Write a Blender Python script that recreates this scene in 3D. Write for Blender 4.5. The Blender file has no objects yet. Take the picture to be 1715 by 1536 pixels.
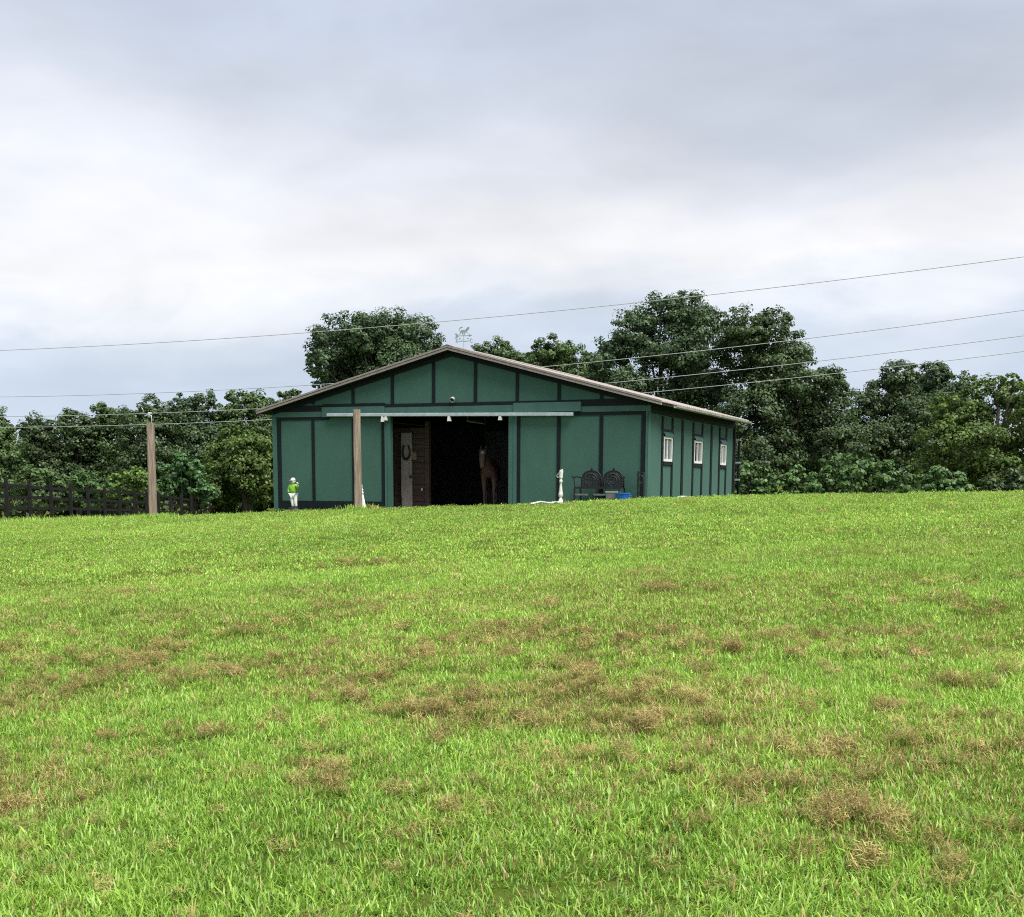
import bpy, bmesh, math, random
import numpy as np
from mathutils import Vector, Matrix

random.seed(7)
RNG = np.random.default_rng(7)
S = bpy.context.scene
COL = S.collection

# ------------------------------------------------------------------ camera
F_PX, CX, HOR, PITCH, ROLL = 2100.0, 857.5, 809.0, math.radians(8.0), -0.0045
CY = HOR + F_PX * math.tan(PITCH)
EYE = np.array([0.0, 0.0, 1.6])
FWD = np.array([0, math.cos(PITCH), -math.sin(PITCH)])
UP0 = np.array([0, math.sin(PITCH), math.cos(PITCH)])
RT0 = np.array([1.0, 0, 0])
RT = RT0 * math.cos(ROLL) - UP0 * math.sin(ROLL)
UPV = UP0 * math.cos(ROLL) + RT0 * math.sin(ROLL)
cd = bpy.data.cameras.new("camera")
cam = bpy.data.objects.new("camera", cd)
COL.objects.link(cam)
m = Matrix.Identity(4)
for i in range(3):
    m[i][0], m[i][1], m[i][2], m[i][3] = RT[i], UPV[i], -FWD[i], EYE[i]
cam.matrix_world = m
cd.sensor_fit = 'HORIZONTAL'
cd.sensor_width = 36
cd.lens = 36 * F_PX / 1715
cd.shift_y = (CY - 768) / 1715
cd.clip_start = 0.1
cd.clip_end = 3000
S.camera = cam

# ------------------------------------------------------------------ exposure, sky, sun
S.view_settings.view_transform = 'Standard'
S.view_settings.look = 'None'
S.view_settings.gamma = 1
S.view_settings.use_curve_mapping = False
S.view_settings.exposure = 2.0
S.cycles.use_denoising = False
S.cycles.filter_width = 1.1
S.cycles.sample_clamp_indirect = 1.2
S.cycles.max_bounces = 8
S.cycles.transparent_max_bounces = 8

SUN_EL, SUN_AZ = math.radians(56), math.radians(136)      # azimuth clockwise from +Y (the view direction)
world = bpy.data.worlds.new("World")
S.world = world
world.use_nodes = True
wn, wl = world.node_tree.nodes, world.node_tree.links
wn.clear()


def W(t, **kw):
    n = wn.new(t)
    for k, v in kw.items():
        setattr(n, k, v)
    return n


def wmath(op, a, b=None):
    n = W('ShaderNodeMath', operation=op)
    for i, v in enumerate((a, b)):
        if v is None:
            continue
        if isinstance(v, (int, float)):
            n.inputs[i].default_value = v
        else:
            wl.new(v, n.inputs[i])
    return n.outputs[0]


tc = W('ShaderNodeTexCoord')
sep = W('ShaderNodeSeparateXYZ')
wl.new(tc.outputs['Generated'], sep.inputs[0])
zc = wmath('MAXIMUM', sep.outputs[2], 0.0)
cmb = W('ShaderNodeCombineXYZ')
wl.new(sep.outputs[0], cmb.inputs[0])
wl.new(sep.outputs[1], cmb.inputs[1])
wl.new(wmath('MULTIPLY', zc, 2.3), cmb.inputs[2])


def wnoise(scale, detail, rough, off, stretch=(1, 1, 1), dist=0.0):
    mp = W('ShaderNodeMapping')
    mp.inputs['Location'].default_value = off
    mp.inputs['Scale'].default_value = stretch
    wl.new(cmb.outputs[0], mp.inputs[0])
    n = W('ShaderNodeTexNoise')
    n.inputs['Scale'].default_value = scale
    n.inputs['Detail'].default_value = detail
    n.inputs['Roughness'].default_value = rough
    n.inputs['Distortion'].default_value = dist
    wl.new(mp.outputs[0], n.inputs[0])
    return n.outputs[0]


n1 = wnoise(2.4, 6, 0.5, (5.1, 2.2, 3.5), (1, 1, 1), 0.3)
n2 = wnoise(5.5, 9, 0.56, (9.2, 4.3, 1.1), (1, 1, 1.15), 0.5)
# height in the sky, warped by the cloud noise
warp = wmath('ADD', zc, wmath('MULTIPLY', wmath('SUBTRACT', n1, 0.5), 0.22))
warp = wmath('ADD', warp, wmath('MULTIPLY', wmath('SUBTRACT', n2, 0.5), 0.06))
ramp = W('ShaderNodeValToRGB')
wl.new(warp, ramp.inputs[0])
cr = ramp.color_ramp
cr.interpolation = 'EASE'
stops = [(0.0, (.206, .240, .294)), (.06, (.212, .246, .298)), (.11, (.240, .264, .304)), (.142, (.308, .318, .338)), (.175, (.346, .342, .348)), (.205, (.330, .328, .338)),
         (.245, (.282, .290, .313)), (.295, (.232, .248, .280)), (.35, (.208, .230, .270)), (.46, (.232, .250, .286)), (.65, (.300, .310, .335)), (1.0, (.380, .388, .405))]
while len(cr.elements) < len(stops):
    cr.elements.new(0.5)
for e, (p, c) in zip(cr.elements, stops):
    e.position = p
    e.color = (*c, 1)
n3 = wnoise(2.9, 5, 0.5, (7.4, 3.7, 1), (1, 1, .9), 0.5)
# soft darker and lighter billows over everything
bil = W('ShaderNodeMapRange')
wl.new(n2, bil.inputs[0])
bil.inputs[1].default_value = .3
bil.inputs[2].default_value = .7
bil.inputs[3].default_value = .90
bil.inputs[4].default_value = 1.07
bil3 = W('ShaderNodeMapRange')
wl.new(n3, bil3.inputs[0])
bil3.inputs[1].default_value = .32
bil3.inputs[2].default_value = .68
bil3.inputs[3].default_value = .84
bil3.inputs[4].default_value = 1.04
mulc = W('ShaderNodeVectorMath', operation='SCALE')
wl.new(ramp.outputs[0], mulc.inputs[0])
wl.new(wmath('MULTIPLY', bil.outputs[0], bil3.outputs[0]), mulc.inputs[3])
sky = W('ShaderNodeTexSky')
sky.sky_type = 'NISHITA'
sky.sun_disc = False
sky.sun_elevation = SUN_EL
sky.sun_rotation = SUN_AZ
bg1 = W('ShaderNodeBackground')
bg1.inputs[1].default_value = 0.05
wl.new(sky.outputs[0], bg1.inputs[0])
bg2 = W('ShaderNodeBackground')
bg2.inputs[1].default_value = 0.745
wl.new(mulc.outputs[0], bg2.inputs[0])
mixw = W('ShaderNodeMixShader')
mixw.inputs[0].default_value = 0.94        # overcast: the cloud sheet covers nearly all of the blue
wl.new(bg1.outputs[0], mixw.inputs[1])
wl.new(bg2.outputs[0], mixw.inputs[2])
outw = W('ShaderNodeOutputWorld')
wl.new(mixw.outputs[0], outw.inputs[0])

sl = bpy.data.lights.new("sun", 'SUN')
sl.energy = 1.5
sl.angle = math.radians(40)
sl.color = (1.0, 0.965, 0.90)
sun = bpy.data.objects.new("sun", sl)
COL.objects.link(sun)
sd = Vector((math.sin(SUN_AZ) * math.cos(SUN_EL), math.cos(SUN_AZ) * math.cos(SUN_EL), math.sin(SUN_EL)))
sun.rotation_euler = sd.to_track_quat('Z', 'Y').to_euler()
sun.location = (20, -20, 40)

# ------------------------------------------------------------------ small helpers


def at(px, py, Y):
    """the point at depth Y (metres ahead) seen at pixel (px, py) of the photograph"""
    d = RT * (px - CX) / F_PX + UPV * (CY - py) / F_PX + FWD
    return EYE + d * (Y / d[1])


PSI = math.radians(22.3)
UDIR = np.array([-math.cos(PSI), math.sin(PSI), 0])
WDIR = np.array([math.sin(PSI), math.cos(PSI), 0])
KOR = np.array([3.6428, 34.8, 0.0])
FLOOR = 0.85
BW, BL = 11.93, 11.0


def front(px, py, w=0.0):
    """(u, z) on the plane w metres behind the barn's front wall"""
    d = RT * (px - CX) / F_PX + UPV * (CY - py) / F_PX + FWD
    t = ((KOR + WDIR * w - EYE) @ WDIR) / (d @ WDIR)
    p = EYE + d * t
    return float((p - KOR) @ UDIR), float(p[2])


def bworld(u, w, z):
    p = KOR + UDIR * u + WDIR * w
    return Vector((p[0], p[1], z))


def tag(o, label=None, cat=None, group=None, kind=None):
    if label:
        o['label'] = label
    if cat:
        o['category'] = cat
    if group:
        o['group'] = group
    if kind:
        o['kind'] = kind
    return o


def empty(name, loc=(0, 0, 0), rz=0.0):
    o = bpy.data.objects.new(name, None)
    COL.objects.link(o)
    o.location = loc
    o.rotation_euler = (0, 0, rz)
    o.empty_display_size = .2
    return o


class MB:
    """collects boxes, bars, prisms, tubes and lathes into one mesh"""

    def __init__(s):
        s.v, s.f = [], []

    def add(s, vs, fs):
        n = len(s.v)
        s.v += [tuple(map(float, p)) for p in vs]
        s.f += [tuple(i + n for i in q) for q in fs]
        return s

    def box(s, x0, x1, y0, y1, z0, z1):
        return s.add([(x0, y0, z0), (x1, y0, z0), (x1, y1, z0), (x0, y1, z0), (x0, y0, z1), (x1, y0, z1), (x1, y1, z1), (x0, y1, z1)],
                     [(0, 3, 2, 1), (4, 5, 6, 7), (0, 1, 5, 4), (1, 2, 6, 5), (2, 3, 7, 6), (3, 0, 4, 7)])

    def prism_xz(s, pts, y0, y1):
        n = len(pts)
        a = sum(pts[i][0] * pts[(i + 1) % n][1] - pts[(i + 1) % n][0] * pts[i][1] for i in range(n))
        if a < 0:
            pts = pts[::-1]
        vs = [(x, y0, z) for x, z in pts] + [(x, y1, z) for x, z in pts]
        fs = [tuple(range(n)), tuple(range(2 * n - 1, n - 1, -1))]
        for i in range(n):
            j = (i + 1) % n
            fs.append((i, i + n, j + n, j))
        return s.add(vs, fs)

    def prism_yz(s, pts, x0, x1):
        n = len(pts)
        vs = [(x0, y, z) for y, z in pts] + [(x1, y, z) for y, z in pts]
        fs = [tuple(range(n - 1, -1, -1)), tuple(range(n, 2 * n))]
        for i in range(n):
            j = (i + 1) % n
            fs.append((i, j, j + n, i + n))
        return s.add(vs, fs)

    def bar(s, a, b, wx, wz, upv=(0, 0, 1)):
        a, b = Vector(a), Vector(b)
        d = (b - a).normalized()
        u = Vector(upv)
        if abs(d.dot(u)) > .95:
            u = Vector((0, 1, 0))
        r = d.cross(u).normalized() * wx / 2
        t = r.cross(d).normalized() * wz / 2
        vs = [a - r - t, a + r - t, a + r + t, a - r + t, b - r - t, b + r - t, b + r + t, b - r + t]
        return s.add(vs, [(0, 1, 2, 3), (7, 6, 5, 4), (0, 4, 5, 1), (1, 5, 6, 2), (2, 6, 7, 3), (3, 7, 4, 0)])

    def tube(s, pts, rad, seg=8, closed=False):
        pts = [Vector(p) for p in pts]
        n = len(pts)
        rad = [rad] * n if isinstance(rad, (int, float)) else rad
        vs, fs = [], []
        ref = None
        for i, p in enumerate(pts):
            if closed:
                d = pts[(i + 1) % n] - pts[i - 1]
            else:
                d = pts[min(i + 1, n - 1)] - pts[max(i - 1, 0)]
            d.normalize()
            if ref is None:
                ref = d.orthogonal().normalized()
            ref = (ref - d * ref.dot(d))
            ref = ref.normalized() if ref.length > 1e-6 else d.orthogonal().normalized()
            b = d.cross(ref)
            for k in range(seg):
                a = 2 * math.pi * k / seg
                vs.append(p + (ref * math.cos(a) + b * math.sin(a)) * rad[i])
        for i in range(n if closed else n - 1):
            j = (i + 1) % n
            for k in range(seg):
                l = (k + 1) % seg
                fs.append((i * seg + k, i * seg + l, j * seg + l, j * seg + k))
        if not closed:
            fs.append(tuple(range(seg - 1, -1, -1)))
            fs.append(tuple(range((n - 1) * seg, n * seg)))
        return s.add(vs, fs)

    def lathe(s, prof, seg=16, c=(0, 0, 0), sx=1, sy=1):
        vs, fs = [], []
        for r, z in prof:
            for k in range(seg):
                a = 2 * math.pi * k / seg
                vs.append((c[0] + r * sx * math.cos(a), c[1] + r * sy * math.sin(a), c[2] + z))
        n = len(prof)
        for i in range(n - 1):
            for k in range(seg):
                l = (k + 1) % seg
                fs.append((i * seg + k, i * seg + l, (i + 1) * seg + l, (i + 1) * seg + k))
        fs.append(tuple(range(seg - 1, -1, -1)))
        fs.append(tuple(range((n - 1) * seg, n * seg)))
        return s.add(vs, fs)

    def ball(s, c, r, sx=1, sy=1, sz=1, seg=12, rings=8):
        prof = [(max(1e-4, r * math.sin(math.pi * i / rings)), -r * sz * math.cos(math.pi * i / rings)) for i in range(rings + 1)]
        return s.lathe(prof, seg, c, sx, sy)

    def build(s, name, mat, parent=None, smooth=False, bevel=0.0):
        me = bpy.data.meshes.new(name)
        me.from_pydata(s.v, [], s.f)
        me.materials.append(mat)
        if smooth:
            me.polygons.foreach_set('use_smooth', [True] * len(me.polygons))
        o = bpy.data.objects.new(name, me)
        COL.objects.link(o)
        if parent:
            o.parent = parent
        if bevel:
            b = o.modifiers.new('bevel', 'BEVEL')
            b.width = bevel
            b.segments = 2
            b.limit_method = 'ANGLE'
        return o


def fast_mesh(name, verts, faces_n, idx, mat, attrs=None):
    """verts (N,3); idx flat loop indices; faces_n: corner count of each face (constant)"""
    me = bpy.data.meshes.new(name)
    nf = len(idx) // faces_n
    me.vertices.add(len(verts))
    me.vertices.foreach_set('co', np.ascontiguousarray(verts, dtype=np.float32).ravel())
    me.loops.add(len(idx))
    me.loops.foreach_set('vertex_index', np.ascontiguousarray(idx, dtype=np.int32))
    me.polygons.add(nf)
    me.polygons.foreach_set('loop_start', np.arange(0, nf * faces_n, faces_n, dtype=np.int32))
    me.update(calc_edges=True)
    for k, v in (attrs or {}).items():
        a = me.attributes.new(k, 'FLOAT', 'POINT')
        a.data.foreach_set('value', np.ascontiguousarray(v, dtype=np.float32))
    if mat:
        me.materials.append(mat)
    return me


def vnoise(x, y, seed=0):
    xi, yi = np.floor(x).astype(np.int64), np.floor(y).astype(np.int64)
    fx, fy = x - xi, y - yi
    fx, fy = fx * fx * (3 - 2 * fx), fy * fy * (3 - 2 * fy)

    def h(a, b):
        n = (a * 374761393 + b * 668265263 + seed * 974634777) & 0x7fffffff
        n = ((n ^ (n >> 13)) * 1274126177) & 0x7fffffff
        return ((n ^ (n >> 16)) & 0xffff) / 65535.0
    return (h(xi, yi) * (1 - fx) + h(xi + 1, yi) * fx) * (1 - fy) + (h(xi, yi + 1) * (1 - fx) + h(xi + 1, yi + 1) * fx) * fy


def fbm(x, y, o=4, seed=0):
    r, a, t = 0, .5, 0
    for i in range(o):
        r = r + a * vnoise(x * 2 ** i, y * 2 ** i, seed + i)
        t += a
        a *= .5
    return r / t


# ------------------------------------------------------------------ materials
def new_mat(name):
    mt = bpy.data.materials.new(name)
    mt.use_nodes = True
    nt = mt.node_tree
    nt.nodes.clear()
    return mt, nt.nodes, nt.links


def pbr(name, col, col2=None, rough=.7, scale=6, stretch=(1, 1, 1), metal=0.0, bump=0.0, bump_scale=60, detail=6, lo=.35, hi=.65, spec=.5, coord='Object'):
    mt, N, L = new_mat(name)
    out = N.new('ShaderNodeOutputMaterial')
    b = N.new('ShaderNodeBsdfPrincipled')
    L.new(b.outputs[0], out.inputs[0])
    b.inputs['Roughness'].default_value = rough
    b.inputs['Metallic'].default_value = metal
    b.inputs['Specular IOR Level'].default_value = spec
    col2 = col2 or tuple(c * .75 for c in col)
    t = N.new('ShaderNodeTexCoord')
    mp = N.new('ShaderNodeMapping')
    mp.inputs['Scale'].default_value = stretch
    L.new(t.outputs[coord], mp.inputs[0])
    n = N.new('ShaderNodeTexNoise')
    n.inputs['Scale'].default_value = scale
    n.inputs['Detail'].default_value = detail
    n.inputs['Roughness'].default_value = .62
    L.new(mp.outputs[0], n.inputs[0])
    r = N.new('ShaderNodeMapRange')
    r.inputs[1].default_value = lo
    r.inputs[2].default_value = hi
    L.new(n.outputs[0], r.inputs[0])
    mx = N.new('ShaderNodeMix')
    mx.data_type = 'RGBA'
    L.new(r.outputs[0], mx.inputs[0])
    mx.inputs[6].default_value = (*col, 1)
    mx.inputs[7].default_value = (*col2, 1)
    L.new(mx.outputs[2], b.inputs['Base Color'])
    if bump:
        n2_ = N.new('ShaderNodeTexNoise')
        n2_.inputs['Scale'].default_value = bump_scale
        n2_.inputs['Detail'].default_value = 4
        L.new(mp.outputs[0], n2_.inputs[0])
        bp = N.new('ShaderNodeBump')
        bp.inputs['Strength'].default_value = bump
        bp.inputs['Distance'].default_value = .02
        L.new(n2_.outputs[0], bp.inputs['Height'])
        L.new(bp.outputs[0], b.inputs['Normal'])
    return mt


def leafy(name, dark, light, trans=.25, third=None, gloss=.03, inst=False, dry=None):
    """thin leaf or blade: diffuse + translucent, colour chosen by the mesh attribute rnd (and the instance attribute tint)"""
    mt, N, L = new_mat(name)
    out = N.new('ShaderNodeOutputMaterial')
    at_ = N.new('ShaderNodeAttribute')
    at_.attribute_name = 'rnd'
    fac = at_.outputs['Fac']
    if inst:
        a2 = N.new('ShaderNodeAttribute')
        a2.attribute_type = 'INSTANCER'
        a2.attribute_name = 'tint'
        mm = N.new('ShaderNodeMath')
        mm.operation = 'MULTIPLY_ADD'
        L.new(fac, mm.inputs[0])
        mm.inputs[1].default_value = .55
        m2 = N.new('ShaderNodeMath')
        m2.operation = 'MULTIPLY'
        L.new(a2.outputs['Fac'], m2.inputs[0])
        m2.inputs[1].default_value = .55
        L.new(m2.outputs[0], mm.inputs[2])
        fac = mm.outputs[0]
    rp = N.new('ShaderNodeValToRGB')
    L.new(fac, rp.inputs[0])
    rp.color_ramp.elements[0].color = (*dark, 1)
    rp.color_ramp.elements[1].color = (*light, 1)
    if third:
        e = rp.color_ramp.elements.new(.93)
        e.color = (*light, 1)
        rp.color_ramp.elements[-1].color = (*third, 1)
    colour = rp.outputs[0]
    if dry:
        a3 = N.new('ShaderNodeAttribute')
        a3.attribute_type = 'INSTANCER'
        a3.attribute_name = 'brown'
        a4 = N.new('ShaderNodeAttribute')
        a4.attribute_name = 'dryness'
        lt = N.new('ShaderNodeMath')
        lt.operation = 'LESS_THAN'
        L.new(a4.outputs['Fac'], lt.inputs[0])
        L.new(a3.outputs['Fac'], lt.inputs[1])
        r2 = N.new('ShaderNodeValToRGB')
        L.new(at_.outputs['Fac'], r2.inputs[0])
        r2.color_ramp.elements[0].color = (*dry[0], 1)
        r2.color_ramp.elements[1].color = (*dry[1], 1)
        mxc = N.new('ShaderNodeMix')
        mxc.data_type = 'RGBA'
        L.new(lt.outputs[0], mxc.inputs[0])
        L.new(rp.outputs[0], mxc.inputs[6])
        L.new(r2.outputs[0], mxc.inputs[7])
        colour = mxc.outputs[2]
    d = N.new('ShaderNodeBsdfDiffuse')
    t = N.new('ShaderNodeBsdfTranslucent')
    g = N.new('ShaderNodeBsdfGlossy')
    g.inputs['Roughness'].default_value = .45
    L.new(colour, d.inputs[0])
    L.new(colour, t.inputs[0])
    m1 = N.new('ShaderNodeMixShader')
    m1.inputs[0].default_value = trans
    L.new(d.outputs[0], m1.inputs[1])
    L.new(t.outputs[0], m1.inputs[2])
    m3 = N.new('ShaderNodeMixShader')
    m3.inputs[0].default_value = gloss
    L.new(m1.outputs[0], m3.inputs[1])
    L.new(g.outputs[0], m3.inputs[2])
    L.new(m3.outputs[0], out.inputs[0])
    return mt


M = {}
M['siding'] = pbr('green_siding', (.041, .114, .088), (.035, .100, .078), .8, 3.5, (1, 1, .35), bump=.35, bump_scale=30)
M['green_board'] = pbr('green_board', (.041, .115, .094), (.032, .094, .078), .7, 4, (1, 1, .3), bump=.25, bump_scale=30)
M['trim'] = pbr('black_trim', (.0045, .008, .011), (.008, .012, .015), .7, 8, bump=.2, spec=.2)
M['soffit'] = pbr('soffit', (.010, .012, .014), (.02, .02, .02), .8, 5, spec=.2)
M['roof'] = pbr('roof_metal', (.40, .345, .315), (.31, .265, .24), .45, 3, (.4, 2, 1), metal=.25, bump=.05)
M['fascia'] = pbr('brown_fascia', (.32, .275, .25), (.23, .195, .175), .5, 6, metal=.15)
M['gutter'] = pbr('gutter', (.34, .33, .29), (.16, .17, .12), .55, 4, metal=.2)
M['galv'] = pbr('galvanised', (.50, .56, .58), (.36, .42, .44), .4, 9, (1, 1, 1), metal=.35)
M['white'] = pbr('white_paint', (.78, .78, .76), (.62, .62, .58), .45, 7)
M['dirty_white'] = pbr('dirty_white', (.70, .70, .64), (.32, .32, .25), .6, 9, lo=.45, hi=.75, bump=.2)
M['pane'] = pbr('window_pane', (.20, .215, .22), (.11, .12, .125), .12, 3, (1, 1, .4), spec=.8)
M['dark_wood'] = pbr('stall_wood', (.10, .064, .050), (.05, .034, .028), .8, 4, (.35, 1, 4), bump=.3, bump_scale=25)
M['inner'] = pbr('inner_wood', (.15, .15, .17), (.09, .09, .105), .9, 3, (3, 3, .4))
M['dirt'] = pbr('dirt_floor', (.22, .18, .14), (.14, .115, .09), .95, 5, bump=.4)
M['pale_plank'] = pbr('weathered_plank', (.46, .42, .37), (.31, .28, .25), .85, 5, (3, 3, .5), bump=.3, bump_scale=20)
M['iron'] = pbr('black_iron', (.012, .012, .015), (.024, .024, .028), .55, 12, metal=.4)
M['iron_grey'] = pbr('grey_iron', (.032, .032, .038), (.018, .018, .022), .6, 14, metal=.3)
M['post'] = pbr('post_wood', (.34, .27, .21), (.15, .11, .08), .85, 4, (5, 5, .35), bump=.5, bump_scale=14)
M['fence'] = pbr('fence_wood', (.009, .009, .010), (.022, .021, .020), .8, 5, (3, 1, 3), bump=.3, spec=.15)
M['bark'] = pbr('bark', (.075, .062, .05), (.03, .025, .02), .95, 6, (3, 3, .6), bump=.6)
M['wire'] = pbr('wire', (.44, .46, .45), (.36, .38, .37), .5, 2, metal=.3)
M['blue'] = pbr('blue_plastic', (.012, .13, .50), (.010, .10, .40), .35, 5)
M['blue_dark'] = pbr('navy_plastic', (.012, .03, .13), (.008, .02, .09), .4, 5)
M['grey_plastic'] = pbr('grey_plastic', (.17, .165, .16), (.11, .105, .10), .55, 6)
M['lime'] = pbr('lime_paint', (.25, .52, .035), (.18, .40, .03), .5, 8)
M['skin'] = pbr('statue_face', (.66, .60, .52), (.5, .45, .38), .5, 10)
M['black'] = pbr('black_paint', (.012, .012, .013), (.02, .02, .02), .5, 8)
M['terracotta'] = pbr('tan_clay', (.42, .25, .12), (.30, .17, .08), .8, 12)
M['lamp'] = pbr('lamp_metal', (.10, .11, .115), (.06, .065, .07), .4, 8, metal=.4)
M['vane'] = pbr('aged_copper', (.34, .44, .43), (.22, .30, .29), .6, 9, metal=.3)
M['stone'] = pbr('pale_stone', (.62, .58, .52), (.38, .35, .30), .8, 9, bump=.4)


def horse_mat():
    mt = pbr('bay_coat', (.20, .125, .10), (.14, .086, .07), .6, 4)
    N, L = mt.node_tree.nodes, mt.node_tree.links
    b = [n for n in N if n.type == 'BSDF_PRINCIPLED'][0]
    src = b.inputs['Base Color'].links[0].from_socket
    t = N.new('ShaderNodeTexCoord')
    v = N.new('ShaderNodeVectorMath')
    v.operation = 'DISTANCE'
    L.new(t.outputs['Object'], v.inputs[0])
    v.inputs[1].default_value = HORSE_STAR
    r = N.new('ShaderNodeMapRange')
    L.new(v.outputs['Value'], r.inputs[0])
    r.inputs[1].default_value = .03
    r.inputs[2].default_value = .09
    r.inputs[3].default_value = 1
    r.inputs[4].default_value = 0
    mx = N.new('ShaderNodeMix')
    mx.data_type = 'RGBA'
    L.new(r.outputs[0], mx.inputs[0])
    L.new(src, mx.inputs[6])
    mx.inputs[7].default_value = (.62, .60, .58, 1)
    L.new(mx.outputs[2], b.inputs['Base Color'])
    return mt


# ------------------------------------------------------------------ ground
# crest of the rise, as seen from the camera: pixel column -> pixel row
CREST = [(-900, 897), (-300, 887), (0, 879), (257, 871), (462, 861), (600, 856), (850, 849), (1083, 838), (1228, 834), (1400, 831), (1715, 827), (2400, 819)]


def crest_Y(a):
    return np.clip(34.86 / np.maximum(1 + .41 * a, .3), 26, 52)


_a, _z = [], []
for px, py in CREST:
    p = at(px, py, 30.0)
    a = p[0] / p[1]
    Yc = float(crest_Y(np.array(a)))
    _a.append(a)
    _z.append(at(px, py, Yc)[2])
_a, _z = np.array(_a), np.array(_z)


def ground(x, y):
    x, y = np.asarray(x, float), np.asarray(y, float)
    yy = np.maximum(y, .6)
    a = np.clip(x / yy, -.9, .8)
    Ys = crest_Y(a)
    zcst = np.interp(a, _a, _z)
    t = y / Ys
    e = np.maximum(y - Ys, 0)
    rise = zcst * np.minimum(np.maximum(t, -.3), 1)
    und = (fbm(x * .35, y * .35, 2, 5) - .5) * .14 * np.clip((1.05 - t) * 2.2, 0, 1) * np.clip(y / 4, 0, 1)
    fall = .034 * np.maximum(e - 1.0, 0) + .010 * np.minimum(e, 1.0)
    z = rise + und - fall
    # level pad under the barn
    dx, dy = x - KOR[0], y - KOR[1]
    u = dx * UDIR[0] + dy * UDIR[1]
    w = dx * WDIR[0] + dy * WDIR[1]
    ins = (u > .12) & (u < BW - .12) & (w > .12) & (w < BL - .12)
    return np.where(ins, np.minimum(z, .70), np.maximum(z, np.where((w > -.1) & (u > -.3) & (u < BW + .1) & (w < BL + .3), .74, -99)))


def gz(x, y):
    return float(ground(x, y))


def build_ground():
    ys = np.concatenate([np.arange(-30, 0, 3), np.arange(0, 16, .16), np.arange(16, 60, .3), np.arange(60, 160, 3), np.array([160, 220, 320, 500, 800, 1300, 2000])])
    xs = np.concatenate([-np.array([2000, 1200, 700, 400, 250, 160, 110]), np.arange(-80, -30, 2.5), np.arange(-30, -9, .35), np.arange(-9, 9, .18), np.arange(9, 30, .35), np.arange(30, 82, 2.5), np.array([110, 160, 250, 400, 700, 1200, 2000])])
    X, Y = np.meshgrid(xs, ys)
    Z = ground(X, Y)
    Z = np.maximum(Z, -6)
    k = np.clip((np.hypot(X, Y) - 170) / 500, 0, 1)
    Z = Z * (1 - k) + 7 * k          # low hills beyond the wood
    nx, ny = len(xs), len(ys)
    v = np.stack([X.ravel(), Y.ravel(), Z.ravel()], 1)
    i = np.arange(nx * ny).reshape(ny, nx)
    q = np.stack([i[:-1, :-1], i[:-1, 1:], i[1:, 1:], i[1:, :-1]], -1).reshape(-1)
    mt = pbr('soil_and_thatch', (.060, .110, .014), (.085, .085, .024), 1.0, 9, spec=.0, bump=.5, bump_scale=40, detail=8)
    me = fast_mesh('ground', v, 4, q, mt)
    me.polygons.foreach_set('use_smooth', [True] * len(me.polygons))
    o = bpy.data.objects.new('ground', me)
    COL.objects.link(o)
    tag(o, kind='structure')
    return o


build_ground()

# ------------------------------------------------------------------ barn
LW = FLOOR                                                    # local z = world z - FLOOR
barn = empty('barn', bworld(0, 0, FLOOR), -PSI)
tag(barn, 'dark green gabled barn with black trim boards and wide open doorway', 'barn')
RIDGE_U = 5.85
SLOPE = .262


def roof_z(u):
    return 5.36 - SLOPE * abs(u - RIDGE_U)


def part(mb, name, mat, parent=barn, **kw):
    return mb.build(name, M[mat] if isinstance(mat, str) else mat, parent, **kw)


def fbox(u0, u1, z0, z1, y0, y1, name, mat, parent=barn, **kw):
    """a board on the front wall; u to the left, z in world metres"""
    return part(MB().box(-max(u0, u1), -min(u0, u1), y0, y1, z0 - LW, z1 - LW), name, mat, parent, **kw)


def sbox(w0, w1, z0, z1, x0, x1, name, mat, parent=barn, **kw):
    return part(MB().box(x0, x1, w0, w1, z0 - LW, z1 - LW), name, mat, parent, **kw)


JL, JR = 8.12, 3.76            # centres of the black strips outside the door posts
low_cuts_L = [11.80, 10.516, 9.116, JL]
low_cuts_R = [JR, 2.54, 1.285, .07]
for cuts in (low_cuts_L, low_cuts_R):
    for a, b in zip(cuts[:-1], cuts[1:]):
        fbox(b + .004, a - .004, .72, 3.55, 0, .04, 'siding_panel', 'siding')
for u in (10.516, 9.116):
    fbox(u - .047, u + .047, 1.032, 3.472, -.028, -.002, 'trim_board', 'trim')
fbox(11.66, 11.79, 1.032, 3.472, -.028, -.002, 'trim_board', 'trim')
fbox(JL - .05, JL + .04, 1.032, 3.472, -.028, -.002, 'trim_board', 'trim')
fbox(JR - .05, JR + .045, .8, 3.472, -.028, -.002, 'trim_board', 'trim')
for u in (2.54, 1.285):
    fbox(u - .05, u + .05, .8, 3.472, -.028, -.002, 'trim_board', 'trim')
fbox(.01, .135, .8, 3.472, -.028, -.002, 'trim_board', 'trim')
fbox(11.79, JL - .05, .72, 1.03, -.032, -.002, 'base_board', 'trim')
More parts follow.
